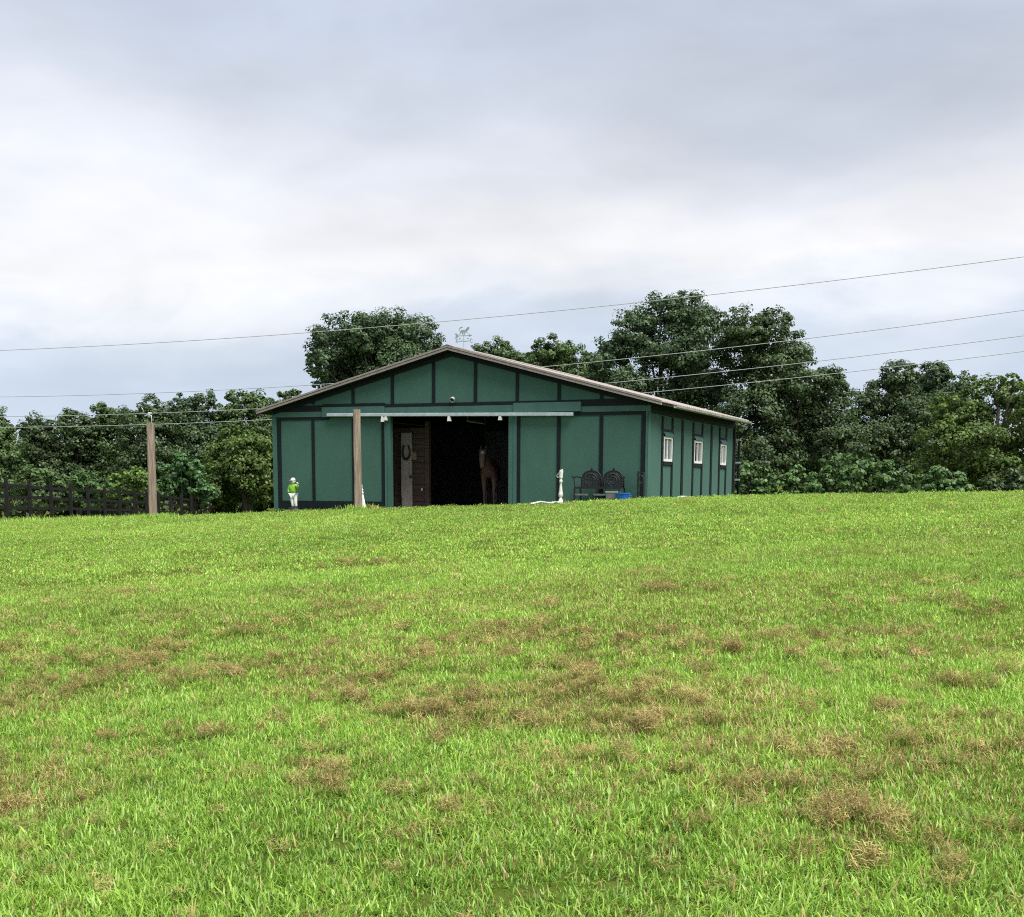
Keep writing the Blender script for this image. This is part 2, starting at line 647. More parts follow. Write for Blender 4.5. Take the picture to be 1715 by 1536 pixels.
# wall strip behind the horizontal bands
fbox(-.04, BW, 3.552, 3.90, .0, .04, 'siding_panel', 'siding')
fbox(9.94, 11.80, 3.474, 3.556, -.030, -.002, 'trim_board', 'trim')
fbox(-.01, 2.08, 3.474, 3.556, -.030, -.002, 'trim_board', 'trim')
fbox(9.94, 11.87, 3.562, 3.715, -.036, -.002, 'green_board', 'green_board')
fbox(-.12, 1.87, 3.562, 3.715, -.036, -.002, 'green_board', 'green_board')
fbox(10.165, 11.87, 3.722, 3.90, -.030, -.002, 'trim_board', 'trim')
fbox(-.03, 1.87, 3.722, 3.90, -.030, -.002, 'trim_board', 'trim')
fbox(8.04, 10.16, 3.845, 3.935, -.030, -.002, 'trim_board', 'trim')
fbox(1.88, 8.035, 3.80, 3.895, -.026, -.002, 'trim_board', 'trim')
fbox(8.045, 10.16, 3.545, 3.838, -.075, -.004, 'header_board', 'green_board')
fbox(3.90, 8.035, 3.545, 3.795, -.055, -.004, 'header_board', 'green_board')
fbox(1.875, 3.89, 3.585, 3.845, -.10, -.004, 'header_board', 'green_board')
# gable panels
gc = [BW, 10.497, 9.113, 7.786, 6.436, 5.103, 3.806, 2.543, 1.296, -.03]
for a, b in zip(gc[:-1], gc[1:]):
    a2, b2 = a - .004, b + .004
    pts = [(-a2, 3.904 - LW), (-b2, 3.904 - LW), (-b2, roof_z(b2) - LW)]
    if b2 < RIDGE_U < a2:
        pts.append((-RIDGE_U, roof_z(RIDGE_U) - LW))
    pts.append((-a2, roof_z(a2) - LW))
    if roof_z(a2) < 3.93:
        pts = [(-a2 + .12, 3.904 - LW)] + pts[1:-1]
    if roof_z(b2) < 3.93:
        pts = [pts[0], (-b2 - .12, 3.904 - LW), pts[-1]]
    part(MB().prism_xz(pts, 0, .04), 'siding_panel', 'siding')
for u in gc[1:-1]:
    z0 = 3.94 if u > 8.04 else 3.90
    part(MB().prism_xz([(-u - .049, z0 - LW), (-u + .049, z0 - LW), (-u + .049, roof_z(u - .049) - LW - .002), (-u - .049, roof_z(u + .049) - LW - .002)], -.024, -.002), 'trim_board', 'trim')
# black rake boards under the roof edge
for sgn in (1, -1):
    ue = BW if sgn > 0 else 0
    pts = [(-RIDGE_U, roof_z(RIDGE_U) - LW), (-ue, roof_z(ue) - LW), (-ue, roof_z(ue) - LW - .13), (-RIDGE_U, roof_z(RIDGE_U) - LW - .15)]
    part(MB().prism_xz(pts, -.050, -.026), 'rake_board', 'trim')
# corner boards
fbox(11.80, 11.95, .72, 3.72, -.035, .0, 'corner_board', 'green_board')
fbox(-.035, .005, .72, 3.72, -.035, .2, 'corner_board', 'green_board')
sbox(.0, .22, .72, 3.58, .037, .06, 'corner_board', 'green_board')
# door posts
for u0, u1 in ((7.965, 8.045), (7.85, 7.955), (3.925, 4.055), (3.81, 3.915)):
    fbox(u0, u1, .72, 3.54, -.05, .12, 'door_post', 'green_board')
# sliding door track with hangers
tr = MB()
tr.bar((-9.93, -.15, 3.605 - LW), (-2.07, -.15, 3.50 - LW), .09, .10)
trk = part(tr, 'door_track', 'galv', bevel=.015)
for u, zt, h in ((8.04, 3.545, .17), (7.93, 3.545, .13), (5.87, 3.515, .15), (4.27, 3.50, .13)):
    h_ = MB().prism_xz([(-u - .03, zt - LW), (-u + .03, zt - LW), (-u + .055, zt - h - LW), (-u - .055, zt - h - LW)], -.19, -.11)
    part(h_, 'door_hanger', 'white', trk)
# right side wall
ST = [.22, 1.60, 2.67, 3.83, 5.14, 6.30, 7.56, 8.73, 9.72, 10.9]
WIDE = {3.83, 7.56, 10.9}
WIN = {(1.60, 2.67): 'whole', (5.14, 6.30): 'open', (8.73, 9.72): 'whole'}
for a, b in zip(ST[:-1], ST[1:]):
    if (a, b) in WIN:
        sbox(a + .004, b - .004, .72, 2.20, -.04, 0, 'siding_panel', 'siding')
        sbox(a + .004, b - .004, 3.0, 3.84, -.04, 0, 'siding_panel', 'siding')
    else:
        sbox(a + .004, b - .004, .72, 3.84, -.04, 0, 'siding_panel', 'siding')
sbox(.0, .216, .72, 3.84, -.04, .035, 'siding_panel', 'siding')
for w in ST[1:]:
    h = .10 if w in WIDE else .075
    sbox(w - h, w + h, .72, 3.50 + (.0 if w > 2 else .0), .002, .03, 'trim_board', 'trim')
for a, b in zip([.0, 3.84, 7.57], [3.83, 7.56, 11.0]):
    sbox(a + .002, b - .002, 3.53, 3.845, .004, .036, 'frieze_board', 'trim')
for (a, b), kind in WIN.items():
    w0, w1 = a + .075, b - .075
    sbox(w0 + .002, w1 - .002, 2.135, 2.215, .003, .045, 'trim_board', 'trim')
    sbox(w0 + .002, w1 - .002, 3.085, 3.15, .003, .04, 'trim_board', 'trim')
    # slanted flap hinged over the window
    part(MB().prism_yz([(w0 + .01, 3.08 - LW), (w1 - .01, 3.08 - LW), (w1 - .01, 2.96 - LW), (w0 + .01, 2.96 - LW)], .004, .02), 'siding_panel', 'siding')
    fl = MB()
    fl.add([(.01, w0, 3.10 - LW), (.01, w1, 3.10 - LW), (.085, w1, 2.965 - LW), (.085, w0, 2.965 - LW), (.01, w0, 3.075 - LW), (.01, w1, 3.075 - LW), (.085, w1, 2.945 - LW), (.085, w0, 2.945 - LW)],
           [(0, 3, 2, 1), (4, 5, 6, 7), (0, 1, 5, 4), (1, 2, 6, 5), (2, 3, 7, 6), (3, 0, 4, 7)])
    part(fl, 'window_awning', M['green_board'])
    win = MB()
    fw = .068
    z0, z1 = 2.235, 2.945
    win.box(-.03, .045, w0, w1, z0 - LW, z0 + fw - LW).box(-.03, .045, w0, w1, z1 - fw - LW, z1 - LW)
    win.box(-.03, .045, w0, w0 + fw, z0 + fw - LW, z1 - fw - LW).box(-.03, .045, w1 - fw, w1, z0 + fw - LW, z1 - fw - LW)
    wo = part(win, 'window', 'white')
    mid = (w0 + w1) / 2
    part(MB().box(-.02, .025, mid - .03, mid + .03, z0 + fw - LW, z1 - fw - LW), 'mullion', 'white', wo)
    part(MB().box(-.005, .003, mid + .03, w1 - fw, z0 + fw - LW, z1 - fw - LW), 'pane', 'pane', wo)
    if kind == 'whole':
        part(MB().box(-.005, .003, w0 + fw, mid - .03, z0 + fw - LW, z1 - fw - LW), 'pane', 'pane', wo)
    else:
        part(MB().box(-.025, -.017, mid + .03, w1 - fw, z0 + fw - LW, z1 - fw - LW), 'pane', 'pane', wo)
# left and rear walls, inner lining
part(MB().box(-BW, -BW + .04, .04, BL, .72 - LW, 3.75 - LW), 'side_wall', 'siding')
part(MB().prism_xz([(-BW, .72 - LW), (0, .72 - LW), (0, roof_z(0) - LW), (-RIDGE_U, roof_z(RIDGE_U) - LW), (-BW, roof_z(BW) - LW)], BL, BL + .04), 'rear_wall', 'siding')
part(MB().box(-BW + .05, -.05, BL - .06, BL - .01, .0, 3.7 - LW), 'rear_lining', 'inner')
part(MB().box(-BW + .05, -.05, .05, BL - .06, -.10, .0), 'barn_floor', 'dirt')
# roof: ribbed panels on each slope
NP = 12
y0r, y1r = -.30, BL + .10
pw = (y1r - y0r) / NP
for sgn in (1, -1):
    ue = 12.33 if sgn > 0 else -.50
    for k in range(NP):
        mb = MB()
        a, b = y0r + k * pw + .002, y0r + (k + 1) * pw - .002
        zr, ze = roof_z(RIDGE_U) + .10 - LW, roof_z(ue) + .10 - LW
        x0, x1 = -RIDGE_U, -ue
        pts_y = []
        nr = 4
        for r in range(nr):
            c = a + (b - a) * (r + .5) / nr
            q = (b - a) / nr
            pts_y += [(c - q * .5 + .001, 0), (c - .05, 0), (c - .025, .024), (c + .025, .024), (c + .05, 0)]
        pts_y.append((b, 0))
        n = len(pts_y)
        vs = [(x0, y, zr + d) for y, d in pts_y] + [(x1, y, ze + d) for y, d in pts_y]
        vs += [(x0, y, zr - .02) for y, d in pts_y] + [(x1, y, ze - .02) for y, d in pts_y]
        fs = []
        for i in range(n - 1):
            q = (i, i + 1, n + i + 1, n + i) if sgn > 0 else (i, n + i, n + i + 1, i + 1)
            fs.append(q)
            fs.append(tuple(2 * n + j for j in q[::-1]))
        for i in range(n - 1):
            fs.append((n + i, n + i + 1, 3 * n + i + 1, 3 * n + i))
        mb.add(vs, fs)
        part(mb, 'roof_panel', 'roof')
    # soffit deck below the sheets, and the eave board
    zr, ze = roof_z(RIDGE_U) + .075 - LW, roof_z(ue) + .075 - LW
    part(MB().prism_xz([(-RIDGE_U, zr), (-ue + .02 * sgn, ze), (-ue + .02 * sgn, ze - .07), (-RIDGE_U, zr - .07)], y0r + .03, y1r - .03), 'roof_deck', 'soffit')
    # two-step brown rake trim along the front edge
    part(MB().prism_xz([(-RIDGE_U, zr + .05), (-ue, ze + .05), (-ue, ze - .0), (-RIDGE_U, zr - .0)], y0r - .045, y0r - .004), 'rake_trim', 'fascia')
    part(MB().prism_xz([(-RIDGE_U, zr - .012), (-ue, ze - .012), (-ue, ze - .075), (-RIDGE_U, zr - .075)], y0r - .03, y0r + .028), 'rake_trim', 'fascia')
rc = MB()
zr = roof_z(RIDGE_U) + .13 - LW
rc.prism_xz([(-RIDGE_U - .22, zr - .058), (-RIDGE_U, zr + .012), (-RIDGE_U + .22, zr - .058), (-RIDGE_U + .22, zr - .045), (-RIDGE_U, zr + .03), (-RIDGE_U - .22, zr - .045)], y0r - .05, y1r + .05)
part(rc, 'ridge_cap', 'roof')
# gutter and downspout on the right eave
ge = roof_z(-.50) + .075 - LW
gut = MB()
gp = [(.47, ge), (.47, ge - .06), (.50, ge - .09), (.56, ge - .09), (.585, ge - .06), (.585, ge + .0), (.57, ge + .0), (.57, ge - .05), (.555, ge - .075), (.505, ge - .075), (.485, ge - .05), (.485, ge)]
gut.prism_xz(gp, 1.0, BL + .08)
part(gut, 'gutter', 'gutter')
ds = MB()
ds.tube([(.53, BL + .05, ge - .08), (.53, BL + .07, ge - .2), (.42, BL + .12, ge - .32), (.25, BL + .12, ge - .42), (.16, BL + .12, ge - .55), (.16, BL + .12, ge - 1.6), (.16, BL + .12, -.1)], .045, 8)
dso = part(ds, 'downspout', 'trim', smooth=True)
for z in (2.3, 1.5, .9):
    part(MB().box(.0, .21, BL + .07, BL + .17, z - .03, z + .03), 'strap', 'galv', dso)
sbox(BL - .1, BL + .04, .72, 3.6, .002, .055, 'corner_board', 'soffit')

# flood lamp over the door
fl_u, fl_z = 5.79, 4.0
lamp = empty('flood_lamp', bworld(fl_u, -.002, fl_z), -PSI)
lamp.scale = (.72, .72, .72)
tag(lamp, 'small round grey flood lamp on the green gable above the doorway', 'lamp')
part(MB().lathe([(.001, 0), (.06, .0), (.06, .02), (.03, .03)], 14), 'mount_plate', 'lamp', lamp).rotation_euler = (math.radians(90), 0, 0)
d_ = MB()
d_.lathe([(.02, 0), (.05, .02), (.09, .06), (.11, .14), (.115, .2), (.10, .2), (.095, .15), (.06, .08), (.02, .05)], 16)
dd = part(d_, 'lamp_shade', 'galv', lamp, smooth=True)
dd.location = (0, -.03, .06)
dd.rotation_euler = (math.radians(128), 0, 0)
bb = part(MB().ball((0, 0, .13), .07), 'bulb', 'black', lamp, smooth=True)
bb.location = dd.location
bb.rotation_euler = dd.rotation_euler

# weather vane on the ridge
vu, vz = front(761.5, 579, .35)
vane = empty('weather_vane', bworld(RIDGE_U - .17, .45, roof_z(RIDGE_U) + .10), -PSI)
tag(vane, 'small metal weather vane with an arrow and running figure on the roof ridge', 'weather vane')
vane.scale = (.82, .82, .86)
part(MB().tube([(0, 0, -.1), (0, 0, .62)], .012, 6), 'rod', 'vane', vane)
ar = MB()
ar.bar((-.24, 0, .43), (.25, 0, .43), .016, .022)
ar.prism_xz([(.20, .38), (.32, .43), (.20, .48)], -.008, .008)
ar.prism_xz([(-.20, .43), (-.26, .51), (-.36, .51), (-.30, .43), (-.36, .35), (-.26, .35)], -.008, .008)
part(ar, 'arrow', 'vane', vane)
hs = MB()
hs.prism_xz([(-.15, .56), (-.12, .53), (.07, .53), (.12, .57), (.2, .64), (.22, .69), (.19, .72), (.14, .70), (.06, .62), (-.10, .62)], -.01, .01)
hs.tube([(-.14, .58, ), (-.17, 0, .64), (-.12, 0, .70), (-.04, 0, .71)] if False else [(-.14, 0, .58), (-.18, 0, .64), (-.13, 0, .70), (-.05, 0, .72)], .02, 6)
hs.bar((-.10, 0, .55), (-.17, 0, .47), .016, .026).bar((-.07, 0, .55), (-.04, 0, .46), .016, .024)
hs.bar((.05, 0, .55), (.02, 0, .46), .016, .024).bar((.09, 0, .56), (.17, 0, .50), .016, .022)
part(hs, 'running_figure', 'vane', vane)
for x in (-.15, .17):
    part(MB().ball((x, 0, .34), .032), 'ball', 'vane', vane, smooth=True)
dm = MB()
dm.bar((-.24, 0, .25), (.24, 0, .25), .014, .022).bar((0, -.22, .25), (0, .22, .25), .014, .022)
dm.tube([(.3 + .05 * math.cos(t), 0, .26 + .06 * math.sin(t)) for t in np.linspace(.6, 5.6, 9)], .014, 5)
dm.bar((-.30, 0, .20), (-.30, 0, .33), .02, .02).bar((-.30, 0, .265), (-.23, 0, .33), .018, .018).bar((-.30, 0, .265), (-.23, 0, .2), .018, .018)
part(dm, 'direction_arms', 'vane', vane)

# stall partition inside the doorway, its plank door and the horseshoe
PWD = 1.5
uL, _ = front(652, 780, PWD)
uR, _ = front(716, 780, PWD)
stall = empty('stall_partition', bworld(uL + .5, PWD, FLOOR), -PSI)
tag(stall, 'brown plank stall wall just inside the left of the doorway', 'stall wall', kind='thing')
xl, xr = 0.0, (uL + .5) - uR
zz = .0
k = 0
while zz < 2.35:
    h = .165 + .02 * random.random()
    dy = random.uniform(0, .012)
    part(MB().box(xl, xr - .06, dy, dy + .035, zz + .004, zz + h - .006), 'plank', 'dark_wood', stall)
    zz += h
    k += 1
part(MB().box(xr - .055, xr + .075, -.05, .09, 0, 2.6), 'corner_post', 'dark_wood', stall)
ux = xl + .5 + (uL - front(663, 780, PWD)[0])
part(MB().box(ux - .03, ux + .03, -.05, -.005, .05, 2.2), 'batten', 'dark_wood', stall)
u0, zt = front(671.5, 725, PWD - .14)
u1, zb = front(689.5, 845, PWD - .14)
pd = empty('plank_door', bworld((u0 + u1) / 2, PWD - .12, FLOOR), -PSI)
tag(pd, 'tall narrow grey weathered plank standing against the stall wall', 'plank')
hw = (u0 - u1) / 2
H_ = zt - FLOOR
part(MB().box(-hw, hw, 0, .035, .0, H_), 'board', 'pale_plank', pd)
part(MB().box(-hw, -hw + .05, -.025, -.001, .28, H_ - .12), 'batten', 'pale_plank', pd)
part(MB().box(hw - .05, hw, -.025, -.001, .28, H_ - .12), 'batten', 'pale_plank', pd)
part(MB().ball((hw - .02, -.04, H_ * .41), .045), 'knob', 'black', pd, smooth=True)
hu, hz_ = front(680.5, 757, PWD - .16)
hsm = MB()
pts = []
for i in range(21):
    t = math.pi * (-.42 + 1.84 * i / 20) - math.pi / 2 * 1.0
    t = -math.pi / 2 + (i / 20 - .5) * 2 * 2.62
    pts.append((.125 * math.cos(t), 0, .22 * math.sin(t)))
hsm.tube(pts, [.026 + .012 * math.sin(math.pi * i / 20) for i in range(21)], 6)
ho = hsm.build('horseshoe', M['black'], None, smooth=True)
ho.location = bworld(hu, PWD - .165, hz_)
ho.rotation_euler = (0, 0, -PSI)
tag(ho, 'big black horseshoe hung on the grey weathered plank', 'horseshoe')
bu, bz = front(695, 764, PWD - .03)
bx = MB().box(-.07, .07, -.05, 0, -.12, .12).build('notice_box', M['pale_plank'], None, bevel=.008)
bx.location = bworld(bu, PWD - .03, bz)
bx.rotation_euler = (0, 0, -PSI)
bx.data.materials[0] = M['dark_wood'] if False else M['post']
tag(bx, 'small brown box fixed to the stall wall right of the plank', 'box')
bu, bz = front(706, 820, PWD - .06)
kn = MB()
kn.ball((0, 0, 0), .032, 1, .7, 1.5)
kn = kn.build('white_latch', M['white'], None, smooth=True)
kn.location = bworld(bu, PWD - .04, bz)
kn.rotation_euler = (0, .3, -PSI)
tag(kn, 'little white latch low on the stall wall inside the doorway', 'latch')
# fluorescent fitting under the roof inside
fa, fb = front(783, 705.5, 2.6), front(812, 710, 3.4)
p0, p1 = bworld(fa[0], 2.6, fa[1]), bworld(fb[0], 3.4, fb[1])
ft = empty('strip_light', p0)
tag(ft, 'unlit strip light hanging under the roof inside the doorway', 'strip light')
part(MB().bar((0, 0, .03), p1 - p0 + Vector((0, 0, .03)), .12, .04), 'housing', 'grey_plastic', ft)
part(MB().tube([(0, 0, 0), p1 - p0], .02, 8), 'tube', 'white', ft)
part(MB().bar((0, 0, .05), (0, 0, 1.0), .01, .01), 'chain', 'galv', ft)
part(MB().bar(p1 - p0 + Vector((0, 0, .05)), p1 - p0 + Vector((0, 0, 1.0)), .01, .01), 'chain', 'galv', ft)
# dark plank wall of the right hand stalls, further in
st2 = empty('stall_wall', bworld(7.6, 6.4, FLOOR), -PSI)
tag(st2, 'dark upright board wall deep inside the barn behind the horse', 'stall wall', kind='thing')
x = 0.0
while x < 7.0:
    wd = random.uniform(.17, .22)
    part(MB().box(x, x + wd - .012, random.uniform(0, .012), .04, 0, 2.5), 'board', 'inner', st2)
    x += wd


# ------------------------------------------------------------------ horse
def skin_object(name, joints, edges, mat, parent=None, root=0, sub=2):
    me = bpy.data.meshes.new(name)
    bm = bmesh.new()
    ly = bm.verts.layers.skin.verify()
    vs = []
    for i, (co, r) in enumerate(joints):
        v = bm.verts.new(co)
        r = (r, r) if isinstance(r, (int, float)) else r
        v[ly].radius = r
        v[ly].use_root = (i == root)
        vs.append(v)
    for a, b in edges:
        bm.edges.new((vs[a], vs[b]))
    bm.to_mesh(me)
    bm.free()
    me.materials.append(mat)
    o = bpy.data.objects.new(name, me)
    COL.objects.link(o)
    if parent:
        o.parent = parent
    sk = o.modifiers.new('skin', 'SKIN')
    sk.use_smooth_shade = True
    ss = o.modifiers.new('sub', 'SUBSURF')
    ss.levels = ss.render_levels = sub
    return o


HORSE_STAR = (.175, 1.215, 1.80)
hu_, _ = front(822, 840, 3.4)
horse = empty('horse', bworld(hu_ - .1, 3.9, FLOOR), 0)
tag(horse, 'brown bay horse with a white star standing in the dark doorway', 'horse')
J = [((0, -.75, 1.30), .29), ((0, -.35, 1.27), .31), ((0, .05, 1.22), .33), ((0, .38, 1.22), .30), ((0, .58, 1.16), .23),
     ((.05, .74, 1.40), .18), ((.11, .88, 1.62), .135), ((.16, .98, 1.82), .120), ((.175, 1.09, 1.75), .138), ((.18, 1.16, 1.57), .120), ((.18, 1.21, 1.36), .090), ((.18, 1.225, 1.25), .084)]
E_ = [(0, 1), (1, 2), (2, 3), (3, 4), (4, 5), (5, 6), (6, 7), (7, 8), (8, 9), (9, 10), (10, 11)]
for sx in (1, -1):
    n = len(J)
    J += [((.17 * sx, .44, 1.0), .13), ((.17 * sx, .42, .80), .085), ((.16 * sx, .45, .50), .058), ((.16 * sx, .44, .30), .042), ((.16 * sx, .44, .13), .046), ((.16 * sx, .50, .035), .058)]
    E_ += [(3, n), (n, n + 1), (n + 1, n + 2), (n + 2, n + 3), (n + 3, n + 4), (n + 4, n + 5)]
    n = len(J)
    J += [((.19 * sx, -.72, 1.02), .19), ((.18 * sx, -.56, .84), .13), ((.17 * sx, -.92, .54), .062), ((.17 * sx, -.88, .32), .044), ((.17 * sx, -.86, .14), .046), ((.17 * sx, -.79, .035), .058)]
    E_ += [(0, n), (n, n + 1), (n + 1, n + 2), (n + 2, n + 3), (n + 3, n + 4), (n + 4, n + 5)]
    n = len(J)
    J += [((.16 + .075 * sx, .99, 1.92), .036), ((.16 + .095 * sx, 1.01, 2.01), .012)]
    E_ += [(7, n), (n, n + 1)]
hbody = skin_object('body', J, E_, horse_mat(), horse, 1)
mn = MB()
for i in range(26):
    t = i / 25
    y = .60 + .42 * t
    z = 1.46 + .50 * t
    x = .16 * t
    mn.tube([(x, y - .05, z), (x + .10, y - .05, z - .06), (x + .15, y - .03, z - .24)], [.02, .018, .005], 5)
for i in range(6):
    mn.tube([(.17 + .012 * (i - 2), 1.0, 1.95), (.175 + .014 * (i - 2), 1.11, 1.93), (.175 + .02 * (i - 2), 1.17, 1.88)], [.014, .012, .004], 5)
mn.build('mane', M['black'], horse, smooth=True)
MB().tube([(0, -1.0, 1.42), (0, -1.12, 1.25), (0, -1.16, .9), (0, -1.14, .55)], [.05, .07, .08, .02], 8).build('tail', M['black'], horse, smooth=True)
for sx in (1, -1):
    MB().ball((.178 + .122 * sx, 1.12, 1.70), .022, 1, 1, 1, 8, 6).build('eye', M['black'], horse, smooth=True)
    MB().lathe([(.058, .0), (.062, .01), (.05, .085), (.02, .09)], 10, (.16 * sx, .49, 0)).build('hoof', M['black'], horse, smooth=True)
# facing the camera, hindquarters behind and to the right
HRZ = math.pi - math.radians(2)
horse.rotation_euler = (0, 0, HRZ)
hq = bworld(front(808, 760, 2.2)[0], 2.2, FLOOR)          # where the head hangs
horse.location = hq - Matrix.Rotation(HRZ, 3, 'Z') @ Vector((.17, 1.1, 0))
horse.scale = (.94, .94, .94)

# ------------------------------------------------------------------ things in front of the barn


def grounded(px, w, off=0.0):
    """point on the lawn seen in pixel column px, w metres from the front wall plane"""
    u = front(px, 840, w)[0]
    p = bworld(u, w, 0)
    p.z = gz(p.x, p.y) + off
    return p


# lawn jockey
p = grounded(492, -.45, .09)
jk = empty('lawn_jockey', p, -PSI)
jh = front(490, 800, -.45)[1] - p.z
tag(jk, 'small painted jockey statue in a lime green shirt and white trousers by the barn wall', 'statue')
part(MB().lathe([(.16, -.16), (.16, 0), (.15, .02), (.15, .05), (.12, .07)], 14), 'base', 'black', jk)
skin_object('trousers', [((0, 0, .44), .085), ((-.055, -.005, .40), .062), ((-.035, -.015, .22), .05), ((-.02, 0, .075), .038), ((.055, .0, .40), .062), ((.065, -.015, .22), .05), ((.075, 0, .075), .038)],
            [(0, 1), (1, 2), (2, 3), (0, 4), (4, 5), (5, 6)], M['white'], jk)
skin_object('shirt', [((0, 0, .45), .085), ((-.01, 0, .55), .092), ((-.015, 0, .645), .085), ((-.015, 0, .69), .045),
                      ((.08, 0, .67), .042), ((.15, -.02, .60), .036), ((.175, -.06, .67), .032), ((-.11, 0, .66), .042), ((-.15, -.01, .55), .036), ((-.12, -.06, .47), .03)],
            [(0, 1), (1, 2), (2, 3), (2, 4), (4, 5), (5, 6), (2, 7), (7, 8), (8, 9)], M['lime'], jk)
hd = MB()
hd.ball((-.01, -.005, .775), .062, .9, 1, 1.15)
hd.ball((-.01, -.07, .77), .013)
hd.ball((.065, 0, .775), .014, .6, 1, 1.2).ball((-.07, 0, .775), .014, .6, 1, 1.2)
part(hd, 'head', 'skin', jk, smooth=True)
for sx in (-.03, .012):
    part(MB().ball((sx, -.062, .785), .009, 1, 1, 1, 8, 6), 'eye', 'black', jk, smooth=True)
cp = MB()
cp.lathe([(.066, .80), (.068, .82), (.055, .855), (.03, .873), (.001, .878)], 14, (-.01, 0, 0))
cp.prism_xz([(-.055, .80), (.035, .80), (.025, .812), (-.045, .812)], -.125, -.05)
part(cp, 'cap', 'dirty_white', jk)
hnd = MB()
hnd.ball((.178, -.075, .71), .03, 1, .8, 1)
for i in range(4):
    hnd.tube([(.165 + .011 * i, -.085, .72), (.163 + .012 * i, -.10, .737), (.165 + .011 * i, -.088, .75)], .007, 5)
part(hnd, 'hand', 'skin', jk, smooth=True)
for sx in (-.02, .075):
    part(MB().ball((sx, -.03, .085), .034, 1, 1.7, .7), 'boot', 'black', jk, smooth=True)
jk.scale = (1.05,) * 3
s_ = jh / .878
jk.scale = (s_, s_, s_)

# white horse head hitching post
p = grounded(939, -.9)
hp = empty('hitching_post', p, -PSI)
ht = front(938, 784, -.9)[1] - p.z
tag(hp, 'white turned hitching post topped by a horse head with a ring', 'hitching post')
prof = [(.14, 0), (.14, .05), (.115, .07), (.11, .15), (.075, .17), (.07, .22), (.115, .25), (.125, .32), (.10, .37), (.075, .50), (.06, .60), (.055, .66), (.085, .68), (.09, .72), (.075, .75), (.06, .77), (.05, .80)]
kz = ht / 1.12
part(MB().lathe([(r * .52, z * kz) for r, z in prof], 18), 'column', 'dirty_white', hp, smooth=True)
hh = skin_object('horse_head', [((.0, 0, .78 * kz), .05), ((.005, 0, .90 * kz), .052), ((.025, 0, 1.02 * kz), .044), ((-.015, 0, 1.01 * kz), .040), ((-.06, 0, .92 * kz), .027), ((.04, .02, 1.09 * kz), .014), ((.04, -.02, 1.09 * kz), .014)],
                 [(0, 1), (1, 2), (2, 3), (3, 4), (2, 5), (2, 6)], M['dirty_white'], hp)
part(MB().tube([(-.085 + .034 * math.cos(t), 0, .885 * kz + .045 * math.sin(t)) for t in np.linspace(0, 2 * math.pi, 13)[:-1]], .009, 6, True), 'ring', 'dirty_white', hp)
# white spindle leaning by the wooden post
p = grounded(609.5, -.9)
sp = empty('white_spindle', p, -PSI)
ht = front(606, 809, -.9)[1] - p.z
tag(sp, 'slim white turned spindle leaning beside the tall wooden post', 'spindle')
k = ht / .72
mb = MB().lathe([(.11, 0), (.105, .03), (.075, .07), (.06, .2), (.04, .40), (.032, .44), (.05, .455), (.05, .48), (.03, .50), (.028, .51), (.047, .53), (.047, .555), (.025, .575), (.022, .60), (.034, .63), (.03, .67), (.012, .72)], 14)
mb.v = [(x, y, z * k) for x, y, z in mb.v]
part(mb, 'shaft', 'white', sp, smooth=True)
sp.rotation_euler = (0, math.radians(-6.5), -PSI)
# little clay dish and pebble on the grass edge
p = grounded(624.5, -.95, .02)
ds_ = MB().lathe([(.13, 0), (.15, .03), (.165, .12), (.145, .12), (.13, .05), (.01, .04)], 14).build('clay_dish', M['terracotta'], None, smooth=False)
ds_.location = p
tag(ds_, 'low tan clay dish on the grass right of the white spindle', 'dish')
p = grounded(617, -.95, .05)
st = MB().ball((0, 0, 0), .05, 1.1, .9, .8).build('white_pebble', M['white'], None, smooth=True)
st.location = p
tag(st, 'small white pebble between the white spindle and the tan dish', 'pebble')
# white hose on the grass
hose = MB()
pp = []
for px, dy in ((888, 0), (897, .06), (906, .12), (914, .05), (922, .0), (930, .05), (936, .02)):
    q = grounded(px, -1.05 + dy * 2.0)
    q.z += .045 + dy * .4
    pp.append(q)
fine = []
for i in range(len(pp) - 1):
    for t in (0, .33, .66):
        fine.append(pp[i].lerp(pp[i + 1], t))
fine.append(pp[-1])
hose.tube(fine, .028, 7)
ho_ = hose.build('garden_hose', M['white'], None, smooth=True)
tag(ho_, 'white hose lying on the grass left of the hitching post', 'hose')
# pale stone by the side wall
pb = KOR + WDIR * 2.75 - UDIR * .35
st = MB().ball((0, 0, 0), .17, 1.4, 1, .55, 10, 6).build('garden_stone', M['stone'], None, smooth=True)
st.location = (pb[0], pb[1], gz(pb[0], pb[1]) + .08)
tag(st, 'pale rounded stone at the foot of the side wall under the first window', 'stone')


